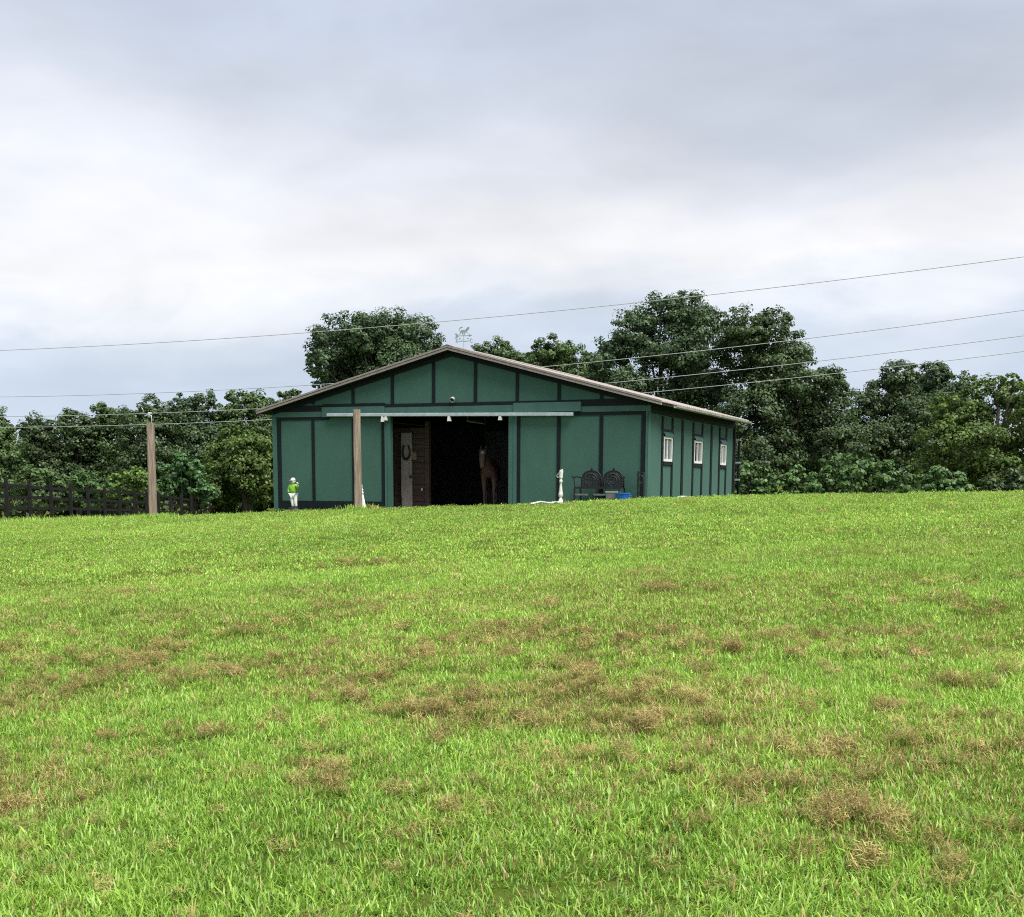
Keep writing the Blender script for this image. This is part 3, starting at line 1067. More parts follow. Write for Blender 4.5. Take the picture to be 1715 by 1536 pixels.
# iron bench
def bench():
    p0_, p1_ = grounded(967, -.55), grounded(1041, -.55)
    zb = min(p0_.z, p1_.z)
    b = empty('garden_bench', Vector((p0_.x, p0_.y, zb)), -PSI)
    tag(b, 'black iron garden bench with two arched lattice backs against the barn', 'bench')
    L_ = (Vector((p1_.x, p1_.y)) - Vector((p0_.x, p0_.y))).length
    zs = front(1000, 817, -.75)[1] - zb
    ztop = front(990, 788, -.4)[1] - zb
    # seat slats
    for i in range(6):
        part(MB().box(.02, L_ - .02, -.24 + i * .085, -.24 + i * .085 + .06, zs - .02, zs + .005), 'slat', 'iron', b)
    part(MB().box(-.01, L_ + .01, -.27, -.245, zs - .03, zs + .03), 'front_rail', 'iron', b)
    for x in (.0, L_ * .5, L_):
        part(MB().bar((x, -.25, 0), (x, -.25, zs - .03), .04, .04), 'leg', 'iron', b)
        part(MB().bar((x, .28, 0), (x, .24, zs), .04, .04), 'leg', 'iron', b)
    zl = front(980, 828.5, -.8)[1] - zb
    for x0_, x1_ in ((.02, L_ * .31), (L_ * .44, L_ - .02)):
        part(MB().box(x0_, x1_, -.285, -.262, zl - .02, zl + .025), 'lower_rail', 'grey_plastic', b)
    for x in (0, L_):
        s = -1 if x == 0 else 1
        part(MB().tube([(x, .24, zs + .28), (x + s * .03, .02, zs + .30), (x + s * .05, -.22, zs + .27), (x + s * .07, -.28, zs + .33)], [.018, .02, .022, .014], 7), 'arm_rest', 'iron', b, smooth=True)
        part(MB().bar((x, -.22, zs), (x + s * .04, -.22, zs + .27), .02, .02), 'arm_post', 'iron', b)
    for k in range(2):
        xa, xb = k * L_ / 2 + .03, (k + 1) * L_ / 2 - .03
        c = (xa + xb) / 2
        hw_ = (xb - xa) / 2
        hgt = ztop - zs - .05
        y = .26

        def arch(x):
            q = min(1, abs(x - c) / hw_)
            return zs + .04 + hgt * (.45 + .55 * math.sqrt(max(0, 1 - q ** 2.2)))
        fr = MB()
        N_ = 18
        out = [(xa, y, zs)] + [(xa + (xb - xa) * i / N_, y, arch(xa + (xb - xa) * i / N_)) for i in range(N_ + 1)] + [(xb, y, zs)]
        fr.tube(out, .022, 6)
        part(fr, 'back_frame', 'iron', b, smooth=True)
        la = MB()
        n = 9
        for i in range(1, n):
            x = xa + (xb - xa) * i / n
            la.bar((x, y, zs), (x, y, arch(x) - .01), .012, .03)
        for i in range(-6, 14):
            # diagonals
            for sg in (1, -1):
                pts = []
                for j in range(13):
                    z = zs + hgt * j / 12
                    x = xa + (xb - xa) * i / 8 + sg * (hgt * j / 12)
                    if xa < x < xb and z < arch(x):
                        pts.append((x, y + .012 * sg, z))
                if len(pts) > 1:
                    la.bar(pts[0], pts[-1], .012, .024)
        for rr in (.10, .17):
            la.tube([(c + rr * math.cos(t), y - .02, zs + hgt * .5 + rr * math.sin(t)) for t in np.linspace(0, 2 * math.pi, 15)[:-1]], .016, 5, True)
        part(la, 'back_lattice', 'iron_grey', b)
        part(MB().ball((c, y, arch(c) + .05), .035, 1, 1, 1.5), 'finial', 'iron', b, smooth=True)
    return b, L_, zs


bench()


def tub(name, px, w, top, r, mat, label, ell=1.0, handle=True, hgt=None):
    p = grounded(px, w)
    zt = front(px, top, w)[1]
    h = max(.15, zt - p.z)
    o = empty(name, p, -PSI)
    tag(o, label, 'tub')
    part(MB().lathe([(r * .78, 0), (r * .80, .01), (r * .97, h - .03), (r * 1.05, h - .03), (r * 1.05, h), (r * .93, h), (r * .76, .03), (.01, .03)], 22, sx=1, sy=ell), 'shell', mat, o, smooth=False)
    if handle:
        for s in (1, -1):
            part(MB().tube([(s * r * .99, -.08, h - .06), (s * r * 1.12, -.05, h - .09), (s * r * 1.12, .05, h - .09), (s * r * .99, .08, h - .06)], .014, 6), 'handle', mat, o, smooth=True)
    return o


tub('feed_tub', 1043, -.85, 825.5, .20, 'blue', 'bright blue plastic tub on the grass beside the iron bench')
tub('water_tub', 1007, -.5, 829, .24, 'blue_dark', 'dark navy tub tucked under the iron bench', handle=False)
gb = grounded(1026, -.8)
gbo = empty('grey_crate', gb, -PSI)
hgt_ = front(1026, 823, -.8)[1] - gb.z
tag(gbo, 'grey plastic crate between the bench and the bright blue tub', 'crate')
cr_ = MB()
cw, cdp = .15, .14
cr_.box(-cw, cw, -cdp, cdp, 0, .02).box(-cw, cw, -cdp, -cdp + .018, .02, hgt_ - .03).box(-cw, cw, cdp - .018, cdp, .02, hgt_ - .03)
cr_.box(-cw, -cw + .018, -cdp + .018, cdp - .018, .02, hgt_ - .03).box(cw - .018, cw, -cdp + .018, cdp - .018, .02, hgt_ - .03)
part(cr_, 'shell', 'grey_plastic', gbo)
rm = MB()
rm.box(-cw - .015, cw + .015, -cdp - .015, -cdp + .012, hgt_ - .03, hgt_).box(-cw - .015, cw + .015, cdp - .012, cdp + .015, hgt_ - .03, hgt_)
rm.box(-cw - .015, -cw + .012, -cdp + .012, cdp - .012, hgt_ - .03, hgt_).box(cw - .012, cw + .015, -cdp + .012, cdp - .012, hgt_ - .03, hgt_)
part(rm, 'rim', 'galv', gbo)
# black iron trellis stake near the corner
p = grounded(1073, -.25)
tl = empty('iron_trellis', p, -PSI)
tag(tl, 'narrow black iron trellis with a scroll leaning near the barn corner', 'trellis')
ht = front(1073, 789, -.25)[1] - p.z
part(MB().bar((-.09, 0, 0), (-.09, 0, ht), .035, .035), 'upright', 'iron', tl)
part(MB().bar((.08, 0, 0), (.08, 0, ht * .97), .035, .035), 'upright', 'iron_grey', tl)
for z in (.25, .5, .95):
    part(MB().bar((-.09, 0, ht * z), (.08, 0, ht * z), .02, .02), 'crossbar', 'iron', tl)
part(MB().tube([(.01 + .06 * math.cos(t), -.02, ht * .72 + .11 * math.sin(t)) for t in np.linspace(0, 2 * math.pi, 15)[:-1]], .014, 6, True), 'scroll', 'iron_grey', tl)


# ------------------------------------------------------------------ posts
def wood_post(px_top, py_top, px_bot, py_bot, Y, wpx, name, label, bracket):
    a = at(px_bot, py_bot, Y)
    b = at(px_top, py_top, Y)
    zg = gz(a[0], a[1])
    o = empty(name, (a[0], a[1], zg))
    tag(o, label, 'post')
    hw_ = wpx / F_PX * Y / 2
    top = Vector(b) - Vector((a[0], a[1], zg))
    mb = MB()
    n = 9
    ring = []
    base = Vector((0, 0, -.2))
    for i in range(n):
        t = i / (n - 1)
        c = base.lerp(top, t)
        jx, jy = random.uniform(-.004, .004), random.uniform(-.004, .004)
        k = hw_ * (1.03 - .06 * t)
        e = k * .22
        prof_ = [(-k + e, -k), (k - e, -k), (k, -k + e), (k, k - e), (k - e, k), (-k + e, k), (-k, k - e), (-k, -k + e)]
        ring += [(c.x + x + jx, c.y + y + jy, c.z) for x, y in prof_]
    fs = []
    for i in range(n - 1):
        for j in range(8):
            l = (j + 1) % 8
            fs.append((i * 8 + j, i * 8 + l, (i + 1) * 8 + l, (i + 1) * 8 + j))
    fs.append(tuple(range(7, -1, -1)))
    fs.append(tuple(range((n - 1) * 8, n * 8)))
    mb.add(ring, fs)
    part(mb, 'shaft', 'post', o)
    if bracket:
        t = top
        br = MB()
        br.tube([t + Vector((.03, 0, -.1)), t + Vector((.05, 0, .1)), t + Vector((.05, 0, .22)), t + Vector((-.05, 0, .26)), t + Vector((-.13, 0, .24))], .016, 6)
        br.tube([t + Vector((-.20, 0, .30)), t + Vector((-.22, 0, .42)), t + Vector((-.27, 0, .48))], .012, 6)
        part(br, 'bracket', 'galv', o, smooth=True)
        part(MB().lathe([(.02, 0), (.05, .02), (.03, .05), (.055, .08), (.03, .11), (.045, .14), (.01, .16)], 10, tuple(t + Vector((-.03, 0, .17)))), 'insulator', 'galv', o, smooth=True)
        part(MB().tube([t + Vector((-.17, 0, .20)), t + Vector((-.09, 0, .24)), t + Vector((.0, 0, .30)), t + Vector((.06, 0, .30))], .02, 6), 'clamp', 'white', o, smooth=True)
    return o


wood_post(251.5, 708, 256.5, 858, 41.0, 11.0, 'wooden_post', 'square wooden post with a metal bracket on top, standing by the black fence', True)
pw_ = bworld(front(599, 846, -1.15)[0], -1.15, 0)
wood_post(597.5, 686, 600.5, 846, pw_.y, 11.5, 'wooden_post', 'tall bare wooden post standing in front of the barn left of the doorway', False)

# ------------------------------------------------------------------ board fence
FX = -20.5
fence = empty('board_fence', (FX, 45, gz(FX, 45)))
tag(fence, 'long black three-rail board fence running back towards the trees', 'fence')
fy = [41.5 + 2.44 * i for i in range(21)]


def fence_z(y):
    return float(np.interp(y, [40, 47, 51, 60, 69.5, 80, 92, 100], [.72, .42, .22, -.02, -.26, -.72, -1.28, -1.6]))


base = Vector(fence.location)
for y in fy:
    h = 1.42 + random.uniform(-.03, .05)
    z = fence_z(y)
    part(MB().bar(Vector((FX + random.uniform(-.02, .02), y, z - .8)) - base, Vector((FX + random.uniform(-.03, .03), y, z + h)) - base, .125, .11), 'fence_post', 'fence', fence)
for y0, y1 in zip(fy[:-1], fy[1:]):
    for hz in (.30, .74, 1.20):
        a = Vector((FX - .09, y0 + .01, fence_z(y0) + hz + random.uniform(-.02, .02))) - base
        b = Vector((FX - .09, y1 - .01, fence_z(y1) + hz + random.uniform(-.02, .02))) - base
        part(MB().bar(a, b, .03, .125), 'rail', 'fence', fence)

# ------------------------------------------------------------------ overhead wires
WIRES = [([(0, 663), (380, 655), (500, 647), (940, 612), (1340, 569), (1715, 518)], 'thin overhead wire that leaves the picture third from the bottom at right'),
         ([(0, 698), (245, 691), (435, 686), (1050, 640), (1400, 603), (1715, 560)], 'overhead wire second from the bottom where it crosses the right trees'),
         ([(0, 716), (250, 711), (450, 703), (1100, 657), (1400, 628), (1715, 586)], 'lowest overhead wire passing just above the barn roof at right'),
         ([(0, 585), (515, 558), (735, 541), (1040, 512), (1350, 478), (1715, 425)], 'topmost overhead wire crossing the open sky above the barn')]
for (pts, lab), dy in zip(WIRES, (0, 1.0, 2.0, -3.0)):
    P = []
    for px, py in pts:
        t = px / 1715
        Y = (78 + dy) * (1 - t) + (60 + dy) * t
        P.append(at(px, py, Y))
    P = np.array(P)
    cz = np.polyfit(P[:, 0], P[:, 2], 2)
    cy_ = np.polyfit(P[:, 0], P[:, 1], 1)
    xs = np.linspace(-75, 60, 90)
    mb = MB().tube([(x, np.polyval(cy_, x), np.polyval(cz, x)) for x in xs], .017, 5)
    o = mb.build('overhead_wire', M['wire'], None, smooth=True)
    tag(o, lab, 'wire', 'overhead wires')

# ------------------------------------------------------------------ trees
GREENS = {
    'dark': ((.026, .050, .020), (.098, .155, .056)),
    'blue': ((.026, .054, .024), (.098, .162, .064)),
    'mid': ((.028, .058, .019), (.115, .190, .056)),
    'olive': ((.032, .064, .014), (.145, .225, .046)),
    'hedge': ((.036, .084, .026), (.150, .260, .080)),
    'bright': ((.030, .080, .025), (.110, .230, .070)),
    'yellow': ((.044, .092, .018), (.175, .280, .055)),
}
for k, (a, b) in GREENS.items():
    M['leaf_' + k] = leafy('leaf_' + k, a, b, .22)


def crown_mesh(lobes, leaf, density, rng):
    """lobes: (centre, radius); returns a mesh of bent leaf faces set in clumps over the lobes"""
    C, Nn, R_ = [], [], []
    for c, r in lobes:
        c = np.array(c)
        ncl = max(14, int(60 * (r / 2.0) ** 1.3))
        d = rng.normal(size=(ncl, 3))
        d /= np.linalg.norm(d, axis=1)[:, None]
        d[:, 2] = d[:, 2] * .9 + .08
        rad = r * rng.uniform(.25, 1.0, ncl) ** .6
        cc = c + d * rad[:, None] * np.array([1, 1, .92])
        cr_ = r * rng.uniform(.17, .36, ncl)
        crnd = rng.random(ncl)
        n = int(density * 4 * math.pi * r * r / (leaf * leaf))
        k = rng.integers(0, ncl, n)
        g = rng.normal(size=(n, 3))
        g /= np.linalg.norm(g, axis=1)[:, None]
        g *= (rng.random(n) ** .45)[:, None]
        p = cc[k] + g * cr_[k][:, None] * np.array([1.15, 1.15, .75])
        nn = g * 1.0 + d[k] * .5 + np.array([0, 0, .55]) + rng.normal(size=(n, 3)) * .45
        nn /= np.linalg.norm(nn, axis=1)[:, None]
        C.append(p)
        Nn.append(nn)
        R_.append(np.clip(.5 * crnd[k] + .5 * rng.random(n), 0, 1))
    C, Nn, R_ = np.concatenate(C), np.concatenate(Nn), np.concatenate(R_)
    n = len(C)
    t = rng.normal(size=(n, 3))
    t -= Nn * (t * Nn).sum(1)[:, None]
    t /= np.linalg.norm(t, axis=1)[:, None]
    b = np.cross(Nn, t)
    s = leaf * rng.uniform(.6, 1.25, n)[:, None]
    V = np.empty((n, 4, 3))
    V[:, 0] = C - t * s * .6
    V[:, 1] = C + b * s * .44 + Nn * s * .10
    V[:, 2] = C + t * s * .6
    V[:, 3] = C - b * s * .44 + Nn * s * .10
    return V.reshape(-1, 3), np.repeat(R_, 4)


def tree(name, lobes_px, Y, tone, label, cat, group=None, leaf=.17, density=2.7, depth=.55, trunk=True, spread=1.0):
    rng = np.random.default_rng(abs(hash(label)) % 1 + len(label) * 131 + int(Y * 10) + int(lobes_px[0][0]) + 5000)
    cxs = [p[0] for p in lobes_px]
    xc = sum(cxs) / len(cxs)
    ybase = gz(*at(xc, 845, Y)[:2])
    bp = at(xc, 845, Y)
    o = empty(name, (bp[0], bp[1], ybase))
    tag(o, label, cat, group)
    wid = (max(p[0] + p[2] for p in lobes_px) - min(p[0] - p[2] for p in lobes_px)) / F_PX * Y
    lobes = []
    off = np.array([bp[0], bp[1], ybase])
    for px, py, r in lobes_px:
        Rm = r / F_PX * Y
        dep = rng.uniform(-.5, .5) * max(0, wid * depth - Rm)
        q = at(px, py, Y + dep)
        lobes.append((q - off, Rm * 1.06 * (Y + dep) / Y))
    # the far half of the crown, so that it is round from the side as well
    for px, py, r in lobes_px[::2]:
        Rm = r / F_PX * Y * .9
        q = at(px + rng.uniform(-8, 8), py + 12, Y + wid * depth * rng.uniform(.3, .55))
        lobes.append((q - off, Rm))
    V, R_ = crown_mesh(lobes, leaf, density, rng)
    n = len(V) // 4
    me = fast_mesh('crown', V, 4, np.arange(n * 4), M['leaf_' + tone], {'rnd': R_})
    cobj = bpy.data.objects.new('crown' if trunk else 'foliage', me)
    COL.objects.link(cobj)
    cobj.parent = o
    top = max(l[0][2] for l in lobes)
    mb = MB()
    if trunk:
        r0 = .016 * top + .10
        mb.tube([(0, 0, -.4), (.05, 0, top * .2), (-.05, .1, top * .45), (.05, 0, top * .8)], [r0 * 1.25, r0, r0 * .75, r0 * .25], 9)
        for c, r in lobes[:len(lobes_px)]:
            st = top * rng.uniform(.22, .45)
            c = np.array(c)
            mid = np.array([c[0] * .45, c[1] * .45, st + (c[2] - st) * .62])
            mb.tube([(0, 0, st), tuple(mid), tuple(c)], [r0 * .42, r0 * .28, r0 * .08], 6)
            for _ in range(3):
                d = rng.normal(size=3)
                d /= np.linalg.norm(d)
                d[2] = abs(d[2]) * .7
                mb.tube([tuple(mid + (c - mid) * .6), tuple(c + d * r * .75)], [r0 * .12, r0 * .03], 5)
        part(mb, 'trunk', 'bark', o, smooth=True)
    else:
        for c, r in lobes[:len(lobes_px)]:
            c = np.array(c)
            mb.tube([(c[0] * .6, c[1] * .6, -.3), tuple(c * .8), tuple(c)], [.06, .04, .015], 5)
        part(mb, 'stems', 'bark', o, smooth=True)
    return o


BACK = 'trees behind the barn and fence'
tree('broadleaf_tree', [(560, 572, 44), (602, 556, 42), (652, 558, 45), (697, 568, 42), (722, 602, 34), (540, 612, 27), (600, 612, 50), (662, 618, 50), (572, 645, 42), (625, 580, 44), (690, 610, 46), (735, 620, 22), (640, 660, 50), (705, 650, 48), (528, 600, 16), (590, 720, 60), (670, 730, 60)], 92, 'blue',
     'broad round-headed tree rising behind the left slope of the barn roof', 'tree', BACK)
tree('broadleaf_tree', [(842, 592, 26), (812, 596, 24), (832, 625, 32), (800, 630, 24), (860, 640, 36), (875, 605, 22), (885, 640, 34), (790, 600, 14), (830, 700, 50)], 98, 'mid',
     'low tree showing just right of the roof ridge and weather vane', 'tree', BACK)
tree('broadleaf_tree', [(922, 590, 28), (955, 598, 28), (900, 606, 24), (930, 625, 34), (965, 640, 36), (900, 650, 40), (985, 612, 22), (1000, 640, 30), (960, 700, 50)], 96, 'mid',
     'loose light-topped tree behind the right slope of the barn roof', 'tree', BACK)
tree('broadleaf_tree', [(1062, 556, 40), (1105, 530, 40), (1150, 528, 40), (1186, 545, 34), (1030, 585, 32), (1088, 590, 38), (1148, 588, 46), (1002, 606, 24), (1052, 648, 40), (1120, 655, 54), (1180, 640, 52), (1010, 650, 30), (1110, 730, 60), (1190, 740, 60)], 90, 'blue',
     'tallest tree, with sky gaps in its crown, behind the right end of the barn', 'tree', BACK)
tree('broadleaf_tree', [(1250, 552, 40), (1288, 556, 38), (1322, 590, 36), (1236, 600, 46), (1296, 630, 54), (1348, 640, 42), (1392, 632, 26), (1262, 690, 60), (1332, 700, 60), (1388, 690, 42), (1275, 765, 60), (1350, 770, 55), (1410, 660, 18), (1400, 750, 50)], 86, 'dark',
     'big dark rounded tree right of the barn, sloping down to the right', 'tree', BACK)
tree('broadleaf_tree', [(1502, 634, 30), (1482, 672, 40), (1530, 690, 44), (1448, 680, 34), (1490, 740, 55), (1440, 745, 45), (1525, 625, 16)], 95, 'dark',
     'dark tree with a narrow raised top in the dip right of the biggest tree', 'tree', BACK)
tree('broadleaf_tree', [(1560, 634, 31), (1598, 645, 27), (1572, 685, 45), (1615, 690, 40), (1560, 750, 55), (1625, 640, 14)], 98, 'blue',
     'bluish green tree peeping over the yellow-green tree at right', 'tree', BACK)
tree('broadleaf_tree', [(1600, 690, 38), (1656, 672, 40), (1702, 662, 32), (1578, 738, 42), (1640, 745, 52), (1705, 735, 52), (1618, 795, 46), (1688, 795, 50), (1556, 780, 30), (1740, 690, 50), (1760, 770, 55), (1672, 640, 14), (1700, 634, 12)], 66, 'olive',
     'feathery yellow-green tree at the right edge of the picture', 'tree', BACK, leaf=.15, density=2.2)
LEFT = [
    ('pale green tree cut off by the left edge of the picture', 'mid', 92, [(-8, 712, 32), (-30, 740, 45), (8, 762, 45), (-10, 810, 45), (20, 720, 14)]),
    ('dark tree with a notched top, first full tree from the left edge', 'dark', 95, [(58, 716, 26), (78, 722, 22), (66, 760, 45), (40, 800, 42), (90, 800, 42)]),
    ('mid green rounded tree second from the left edge', 'dark', 96, [(122, 712, 28), (146, 724, 26), (128, 760, 46), (112, 806, 42), (150, 805, 40)]),
    ('mottled tree third from the left edge, behind the fence', 'mid', 97, [(172, 702, 28), (200, 708, 28), (186, 748, 45), (180, 800, 45)]),
    ('dark-crowned tree directly behind the post with the bracket', 'dark', 93, [(250, 686, 26), (228, 712, 32), (272, 706, 30), (252, 745, 50), (240, 795, 50)]),
    ('tree with two light tufts right of the post with the bracket', 'blue', 96, [(308, 684, 25), (340, 674, 22), (326, 712, 36), (325, 750, 48), (330, 795, 45), (295, 708, 22)]),
    ('tall tufted tree beside the left corner of the barn', 'mid', 98, [(405, 672, 24), (432, 680, 26), (380, 700, 28), (420, 720, 42), (445, 740, 42), (420, 780, 50)]),
    ('thin tree top showing over the left end of the barn roof', 'mid', 99, [(470, 672, 18), (492, 668, 16), (478, 700, 28), (500, 720, 35)]),
]
for lab, tone, Y, lobes in LEFT:
    tree('broadleaf_tree', lobes, Y, tone, lab, 'tree', BACK)
tree('broadleaf_tree', [(392, 738, 30), (420, 752, 34), (372, 775, 36), (420, 790, 42), (375, 815, 36), (440, 815, 36), (445, 770, 30)], 87, 'olive',
     'shaggy olive green tree between the bracket post and the barn', 'tree', BACK, leaf=.18)
BUSH = 'shrubs along the wood edge'
tree('shrub', [(215, 796, 20), (236, 806, 22), (196, 815, 22), (222, 825, 24), (180, 825, 16)], 82, 'yellow', 'yellow-green shrub just left of the post with the bracket', 'shrub', BUSH, leaf=.17, trunk=False)
tree('shrub', [(302, 772, 20), (286, 790, 20), (322, 785, 20), (300, 805, 26), (280, 820, 22), (332, 812, 22), (345, 825, 18)], 82, 'bright', 'bright green shrub just right of the post with the bracket', 'shrub', BUSH, leaf=.19, trunk=False)
tree('shrub', [(60, 800, 28), (30, 815, 28), (95, 812, 26), (70, 835, 30)], 80, 'mid', 'mid green shrub behind the left end of the fence', 'shrub', BUSH, leaf=.2, trunk=False)
tree('shrub', [(140, 808, 24), (165, 818, 22), (125, 825, 24), (150, 838, 26)], 84, 'hedge', 'soft green shrub behind the middle of the fence', 'shrub', BUSH, leaf=.2, trunk=False)
tree('shrub', [(1398, 788, 26), (1436, 788, 28), (1478, 794, 26), (1418, 812, 32), (1470, 818, 30), (1515, 805, 24), (1372, 808, 24), (1520, 826, 24), (1455, 770, 10), (1400, 768, 8), (1490, 776, 9)], 58, 'hedge', 'widest light green shrub in front of the dark trees at right', 'shrub', BUSH, leaf=.16, trunk=False)
tree('shrub', [(1250, 796, 22), (1272, 800, 22), (1245, 818, 22), (1288, 818, 20), (1262, 834, 26), (1240, 836, 22), (1290, 836, 22)], 62, 'hedge', 'green shrub against the rear corner of the barn', 'shrub', BUSH, leaf=.16, trunk=False)
tree('shrub', [(1335, 802, 20), (1318, 816, 20), (1350, 822, 20), (1330, 836, 22), (1305, 834, 20), (1355, 836, 20), (1338, 786, 8)], 60, 'hedge', 'small pointed shrub between the corner shrub and the widest shrub', 'shrub', BUSH, leaf=.16, trunk=False)
tree('shrub', [(1572, 800, 24), (1600, 806, 24), (1555, 820, 24), (1620, 825, 22), (1588, 830, 26), (1545, 834, 22), (1630, 834, 22)], 60, 'hedge', 'rounded shrub below the yellow-green tree at right', 'shrub', BUSH, leaf=.16, trunk=False)
tree('shrub', [(1690, 808, 26), (1660, 818, 24), (1715, 815, 26), (1740, 815, 26)], 58, 'dark', 'dark shrub in the bottom right corner of the wood edge', 'shrub', BUSH, leaf=.16, trunk=False)

# the wood further back, one dense mass
rng = np.random.default_rng(3)
lob = []
for i in range(150):
    x = rng.uniform(-95, 95)
    Y = rng.uniform(112, 135)
    px = CX + F_PX * x / Y
    lim = np.interp(px, [-900, 0, 150, 300, 460, 560, 800, 1000, 1400, 1500, 1715, 2600], [735, 735, 722, 700, 690, 640, 640, 640, 700, 690, 690, 720])
    topz = at(857, lim, Y)[2]
    r = rng.uniform(2.6, 4.2)
    z = rng.uniform(-1, max(0, topz - r))
    lob.append(((x, Y, z), r))
V, R_ = crown_mesh(lob, .5, 1.6, rng)
me = fast_mesh('far_wood', V, 4, np.arange(len(V)), M['leaf_dark'], {'rnd': R_})
o = bpy.data.objects.new('far_wood', me)
COL.objects.link(o)
tag(o, 'dense dark wood closing the view behind the nearer trees', 'wood', kind='stuff')

# ------------------------------------------------------------------ grass
LIB = bpy.data.collections.new('grass_library')          # sources only, not linked to the scene


def blade_set(n, rad, hmin, hmax, wmin, wmax, lean, rng, seg=3, flat=False):
    V, Fq, R_ = [], [], []
    for _ in range(n):
        a = rng.uniform(0, 2 * math.pi)
        rr = rad * math.sqrt(rng.random())
        bx_, by_ = rr * math.cos(a), rr * math.sin(a)
        h = rng.uniform(hmin, hmax)
        wd = rng.uniform(wmin, wmax)
        d = rng.uniform(0, 2 * math.pi)
        ld = np.array([math.cos(d), math.sin(d)])
        sdv = np.array([-ld[1], ld[0]])
        ln = rng.uniform(*lean)
        base_i = len(V)
        col = rng.random()
        z0 = rng.uniform(0, .05) if flat else 0
        cur = np.array([bx_, by_, z0])
        ang = rng.uniform(0.0, .65) if not flat else rng.uniform(1.15, 1.75)
        for s in range(seg + 1):
            t = s / seg
            w_ = wd * (1 - t ** 1.8) * .5 if s < seg else 0
            if s < seg:
                V.append((cur[0] + sdv[0] * w_, cur[1] + sdv[1] * w_, cur[2]))
                V.append((cur[0] - sdv[0] * w_, cur[1] - sdv[1] * w_, cur[2]))
                R_ += [col, col]
            else:
                V.append(tuple(cur))
                R_.append(col)
            cur = cur + np.array([ld[0] * math.sin(ang), ld[1] * math.sin(ang), math.cos(ang)]) * h / seg
            ang += ln / seg * (rng.uniform(.5, 1.5)) * (1 if not flat else rng.choice([-1, 1]))
        for s in range(seg - 1):
            i = base_i + 2 * s
            Fq.append((i, i + 1, i + 3, i + 2))
        i = base_i + 2 * (seg - 1)
        Fq.append((i, i + 1, i + 2))
    return V, Fq, R_


def library(name, count, mat, **kw):
    c = bpy.data.collections.new(name)
    for i in range(count):
        V, Fq, R_ = blade_set(rng=np.random.default_rng(100 + i + len(name)), **kw)
        me = bpy.data.meshes.new(f'{name}_{i:02d}')
        me.from_pydata(V, [], Fq)
        at_ = me.attributes.new('rnd', 'FLOAT', 'POINT')
        at_.data.foreach_set('value', np.array(R_, dtype=np.float32))
        at2 = me.attributes.new('dryness', 'FLOAT', 'POINT')
        at2.data.foreach_set('value', (np.array(R_, dtype=np.float32) * 37.31) % 1.0)
        me.materials.append(mat)
        ob = bpy.data.objects.new(f'{name}_{i:02d}', me)
        c.objects.link(ob)
    return c


def scatter(name, pts, scale, rotz, tint, tilt, coll, label, cat, brown=None):
    n = len(pts)
    me = bpy.data.meshes.new(name)
    me.vertices.add(n)
    me.vertices.foreach_set('co', pts.astype(np.float32).ravel())
    for k, v in (('sc', scale), ('tint', tint), ('brown', np.zeros(n) if brown is None else brown)):
        a = me.attributes.new(k, 'FLOAT', 'POINT')
        a.data.foreach_set('value', np.ascontiguousarray(v, dtype=np.float32))
    a = me.attributes.new('rot', 'FLOAT_VECTOR', 'POINT')
    a.data.foreach_set('vector', np.stack([tilt[:, 0], tilt[:, 1], rotz], 1).astype(np.float32).ravel())
    o = bpy.data.objects.new(name, me)
    COL.objects.link(o)
    tag(o, label, cat, kind='stuff')
    ng = bpy.data.node_groups.new(name, 'GeometryNodeTree')
    ng.interface.new_socket('Geometry', in_out='INPUT', socket_type='NodeSocketGeometry')
    ng.interface.new_socket('Geometry', in_out='OUTPUT', socket_type='NodeSocketGeometry')
    N, L = ng.nodes, ng.links
    gi, go = N.new('NodeGroupInput'), N.new('NodeGroupOutput')
    m2p = N.new('GeometryNodeMeshToPoints')
    L.new(gi.outputs[0], m2p.inputs[0])
    ip = N.new('GeometryNodeInstanceOnPoints')
    L.new(m2p.outputs[0], ip.inputs['Points'])
    ci = N.new('GeometryNodeCollectionInfo')
    ci.inputs[0].default_value = coll
    ci.inputs['Separate Children'].default_value = True
    ci.inputs['Reset Children'].default_value = True
    L.new(ci.outputs[0], ip.inputs['Instance'])
    ip.inputs['Pick Instance'].default_value = True
    r1 = N.new('GeometryNodeInputNamedAttribute')
    r1.data_type = 'FLOAT_VECTOR'
    r1.inputs[0].default_value = 'rot'
    e2r = N.new('FunctionNodeEulerToRotation')
    L.new(r1.outputs[0], e2r.inputs[0])
    L.new(e2r.outputs[0], ip.inputs['Rotation'])
    s1 = N.new('GeometryNodeInputNamedAttribute')
    s1.data_type = 'FLOAT'
    s1.inputs[0].default_value = 'sc'
    L.new(s1.outputs[0], ip.inputs['Scale'])
    L.new(ip.outputs[0], go.inputs[0])
    md = o.modifiers.new('scatter', 'NODES')
    md.node_group = ng
    return o


M['grass'] = leafy('grass_blade', (.086, .205, .017), (.475, .715, .108), .38, third=(.66, .74, .32), gloss=.04, inst=True, dry=((.20, .15, .05), (.56, .44, .17)))
M['straw'] = leafy('dry_clippings', (.075, .053, .018), (.54, .43, .17), .2, gloss=.02, inst=True)


def inside_barn(x, y):
    dx, dy = x - KOR[0], y - KOR[1]
    u = dx * UDIR[0] + dy * UDIR[1]
    w = dx * WDIR[0] + dy * WDIR[1]
    return (u > -.03) & (u < BW + .03) & (w > -.03) & (w < BL + .05)


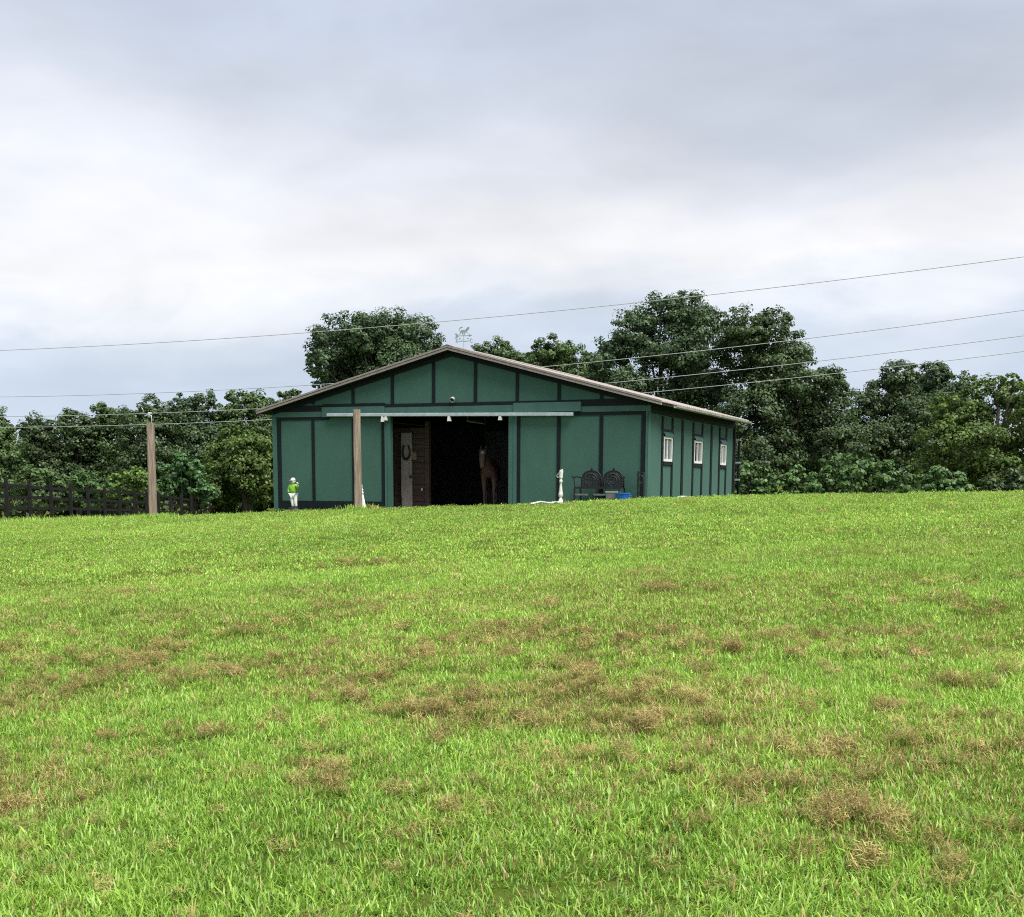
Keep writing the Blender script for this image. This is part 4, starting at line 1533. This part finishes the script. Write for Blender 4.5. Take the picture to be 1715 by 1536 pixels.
near_c = library('near_tuft', 10, M['grass'], n=44, rad=.10, hmin=.02, hmax=.072, wmin=.0035, wmax=.0095, lean=(.2, 2.4))
mid_c = library('mid_tuft', 8, M['grass'], n=44, rad=.15, hmin=.022, hmax=.062, wmin=.005, wmax=.012, lean=(.3, 2.0), seg=2)
far_c = library('far_tuft', 6, M['grass'], n=46, rad=.24, hmin=.025, hmax=.055, wmin=.009, wmax=.02, lean=(.3, 1.8), seg=2)
straw_c = library('straw_tuft', 10, M['straw'], n=60, rad=.05, hmin=.022, hmax=.065, wmin=.0022, wmax=.005, lean=(.5, 2.6), flat=True)
straw_f = library('straw_far', 6, M['straw'], n=50, rad=.08, hmin=.03, hmax=.09, wmin=.0035, wmax=.008, lean=(.8, 2.5), flat=True)

# where the dry clippings lie: heaps (pixel column, row, half width, half height) set down on the lawn
HEAPS = [(680, 1165, 80, 26), (955, 1180, 85, 26), (915, 1222, 105, 28), (605, 1160, 40, 14), (420, 1140, 40, 13), (430, 1175, 50, 12), (130, 1115, 60, 16), (60, 1086, 50, 12), (250, 1105, 60, 16),
         (275, 1072, 60, 11), (445, 1050, 60, 9), (60, 1285, 70, 18), (1030, 1102, 36, 12), (725, 1222, 50, 16), (772, 1214, 22, 10), (1560, 1160, 40, 13), (1650, 1172, 60, 13), (1372, 1125, 40, 11), (1100, 1240, 80, 16),
         (1350, 1182, 50, 13), (1650, 1030, 40, 14), (1220, 1000, 25, 6), (585, 1022, 60, 9), (1330, 1312, 110, 28), (1480, 1290, 130, 28), (1600, 1312, 100, 26), (1700, 1388, 50, 24), (1625, 1432, 90, 26),
         (1500, 1465, 60, 22), (1420, 1375, 70, 22), (1000, 1012, 30, 6), (880, 1060, 80, 10), (800, 1086, 60, 11), (560, 1092, 60, 11), (700, 1058, 40, 8), (1250, 1150, 60, 14), (1160, 1090, 40, 9), (1320, 1048, 30, 7),
         (640, 945, 50, 4), (1550, 853, 10, 2), (230, 995, 30, 5), (1105, 1000, 20, 5), (920, 1024, 16, 5), (1270, 1100, 50, 10), (520, 1195, 50, 12), (180, 1140, 60, 12), (300, 1150, 40, 10),
         (1000, 1290, 60, 14), (760, 1290, 40, 10), (1220, 1390, 60, 16), (560, 1330, 40, 10), (1690, 1290, 50, 16), (330, 1240, 60, 12), (1480, 1215, 60, 12), (1180, 1200, 40, 10), (30, 1210, 40, 10), (480, 1085, 40, 8)]


def ray_ground(px, py):
    d = RT * (px - CX) / F_PX + UPV * (CY - py) / F_PX + FWD
    lo, hi = 1.0, 60.0
    ts = np.linspace(2, 60, 240)
    for t in ts:
        p = EYE + d * t
        if p[2] < gz(p[0], p[1]):
            return p
    return EYE + d * 45


heap_w = []
for px, py, rx, ry in HEAPS:
    c = ray_ground(px, py)
    up_ = ray_ground(px, py - ry)
    dn = ray_ground(px, py + ry)
    sx = rx / F_PX * c[1]
    sy = max(.12, abs(up_[1] - dn[1]) / 2)
    heap_w.append((c[0], c[1], max(.12, sx), min(sy, 1.6)))


def dry(x, y):
    """0..1 how much dry clipping lies at a place"""
    v = np.zeros_like(x)
    wob = .35 * fbm(x * 1.7, y * 2.4, 3, 21) + .65 * fbm(x * 6.0, y * 8.0, 3, 23)
    for cx_, cy_, sx, sy in heap_w:
        q = ((x - cx_) / sx) ** 2 + ((y - cy_) / sy) ** 2
        v = np.maximum(v, np.clip(.48 - q * .36 - (wob - .5) * 9.0, 0, .80) * (q < 5))
    return v


def tuft_points(y0, y1, dens, margin, rng):
    area = (y1 - y0) * (2 * margin) + .5 * (y1 ** 2 - y0 ** 2) * .98
    n = int(area * dens)
    y = np.sqrt(rng.random(n * 2) * (y1 ** 2 - y0 ** 2) + y0 ** 2)[:n]
    x = rng.uniform(-1, 1, n) * (.49 * y + margin)
    k = ~inside_barn(x, y)
    return x[k], y[k]


def lawn(name, bands, label):
    pass


def emit_grass(name, y0, y1, dens, coll, sc, seed, label, thin=.6):
    rng = np.random.default_rng(seed)
    x, y = tuft_points(y0, y1, dens, 2.0, rng)
    d = dry(x, y)
    keep = rng.random(len(x)) > d * thin
    lush = fbm(x * .9, y * .9, 4, 33)
    fine = fbm(x * 4.5, y * 4.5, 3, 77)
    keep &= rng.random(len(x)) < np.clip(.50 + lush * .5 + (fine - .5) * 1.0, .58, 1)
    x, y, lush, d, fine = x[keep], y[keep], lush[keep], d[keep], fine[keep]
    n = len(x)
    big = fbm(x * .22, y * .22, 3, 44)
    tint = np.clip(.05 + big * .75 + (lush - .5) * .5 + (fine - .5) * .5 + rng.normal(0, .13, n), 0, 1)
    s = sc * rng.uniform(.72, 1.22, n) * (.66 + lush * .4 + fine * .35) * (1 - .3 * d)
    bandw = np.clip((y - 4.2) / 2.0, .15, 1) * np.clip((26 - y) / 12, .22, 1)
    brown = np.clip(.04 + np.clip((fbm(x * .8, y * .8, 4, 55) - .44) * 1.7, 0, .30) * bandw + .28 * d, 0, .7)
    scatter(name, np.stack([x, y, ground(x, y) - .004], 1), s, rng.uniform(0, 6.283, n), tint, rng.normal(0, .16, (n, 2)), coll, label, 'grass', brown)


emit_grass('grass', 2.6, 8.5, 470, near_c, 1.0, 1, 'bright green mown grass nearest the camera')
emit_grass('grass', 8.5, 18, 160, mid_c, 1.0, 2, 'yellow-green lawn grass across the middle of the slope')
emit_grass('grass', 18, 46, 52, far_c, 1.0, 3, 'pale green lawn grass up to the barn and the crest')


def emit_straw(name, y0, y1, dens, coll, sc, seed, label, base):
    rng = np.random.default_rng(seed)
    x, y = tuft_points(y0, y1, dens, 1.0, rng)
    d = dry(x, y)
    bandw = np.clip((y - 4.3) / 1.5, .25, 1) * np.clip((17 - y) / 6, .12, 1)
    nz = fbm(x * 1.1, y * 1.1, 4, 55)
    light = (np.clip((nz - .46) * 5, 0, 1) * np.clip((fbm(x * 4.2, y * 6.0, 3, 91) - .5) * 7, 0, 1) * base * 1.7 + .035) * bandw
    lump = np.clip((fbm(x * 9, y * 11, 2, 71) - .36) * 4.0, .08, 1)          # small separate lumps
    keep = rng.random(len(x)) < np.maximum(d * .8, light) * lump
    x, y, d = x[keep], y[keep], d[keep]
    n = len(x)
    z = ground(x, y) + .020 + d * .04 * np.clip((fbm(x * 9, y * 11, 2, 71) - .36) * 3, 0, 1) + d * rng.uniform(0, .02, n) * np.clip(fbm(x * 4, y * 4, 2, 66) * 1.6, .3, 1.3)
    scatter(name, np.stack([x, y, z], 1), sc * rng.uniform(.7, 1.25, n), rng.uniform(0, 6.283, n), np.clip(rng.normal(.42, .30, n), 0, 1), rng.normal(0, .2, (n, 2)), coll, label, 'dry clippings')


emit_straw('dry_clippings', 2.8, 10.5, 420, straw_c, 1.0, 11, 'brown dry grass clippings lying in clumps on the near lawn', .30)
emit_straw('dry_clippings', 10.5, 36, 130, straw_f, 1.0, 12, 'brown dry grass clippings scattered on the far lawn', .22)

# taller grass and weeds along the fence, the posts and the crest behind them
rng = np.random.default_rng(9)
n = 900
x = np.concatenate([rng.uniform(-26, -14, n), rng.normal(at(257, 858, 41)[0], .35, 60), rng.normal(pw_.x, .2, 30)])
y = np.concatenate([rng.uniform(42, 56, n), rng.normal(41, .3, 60), rng.normal(pw_.y, .2, 30)])
k = ~inside_barn(x, y)
x, y = x[k], y[k]
weed_c = library('weed_tuft', 5, M['grass'], n=22, rad=.16, hmin=.12, hmax=.34, wmin=.015, wmax=.03, lean=(.3, 1.2))
scatter('tall_grass', np.stack([x, y, ground(x, y)], 1), np.where(np.arange(len(x)) > 880, .8, rng.uniform(.4, 1.1, len(x))), rng.uniform(0, 6.28, len(x)), rng.uniform(.1, .9, len(x)), rng.normal(0, .1, (len(x), 2)), weed_c,
        'taller unmown grass along the fence and round the wooden posts', 'grass')
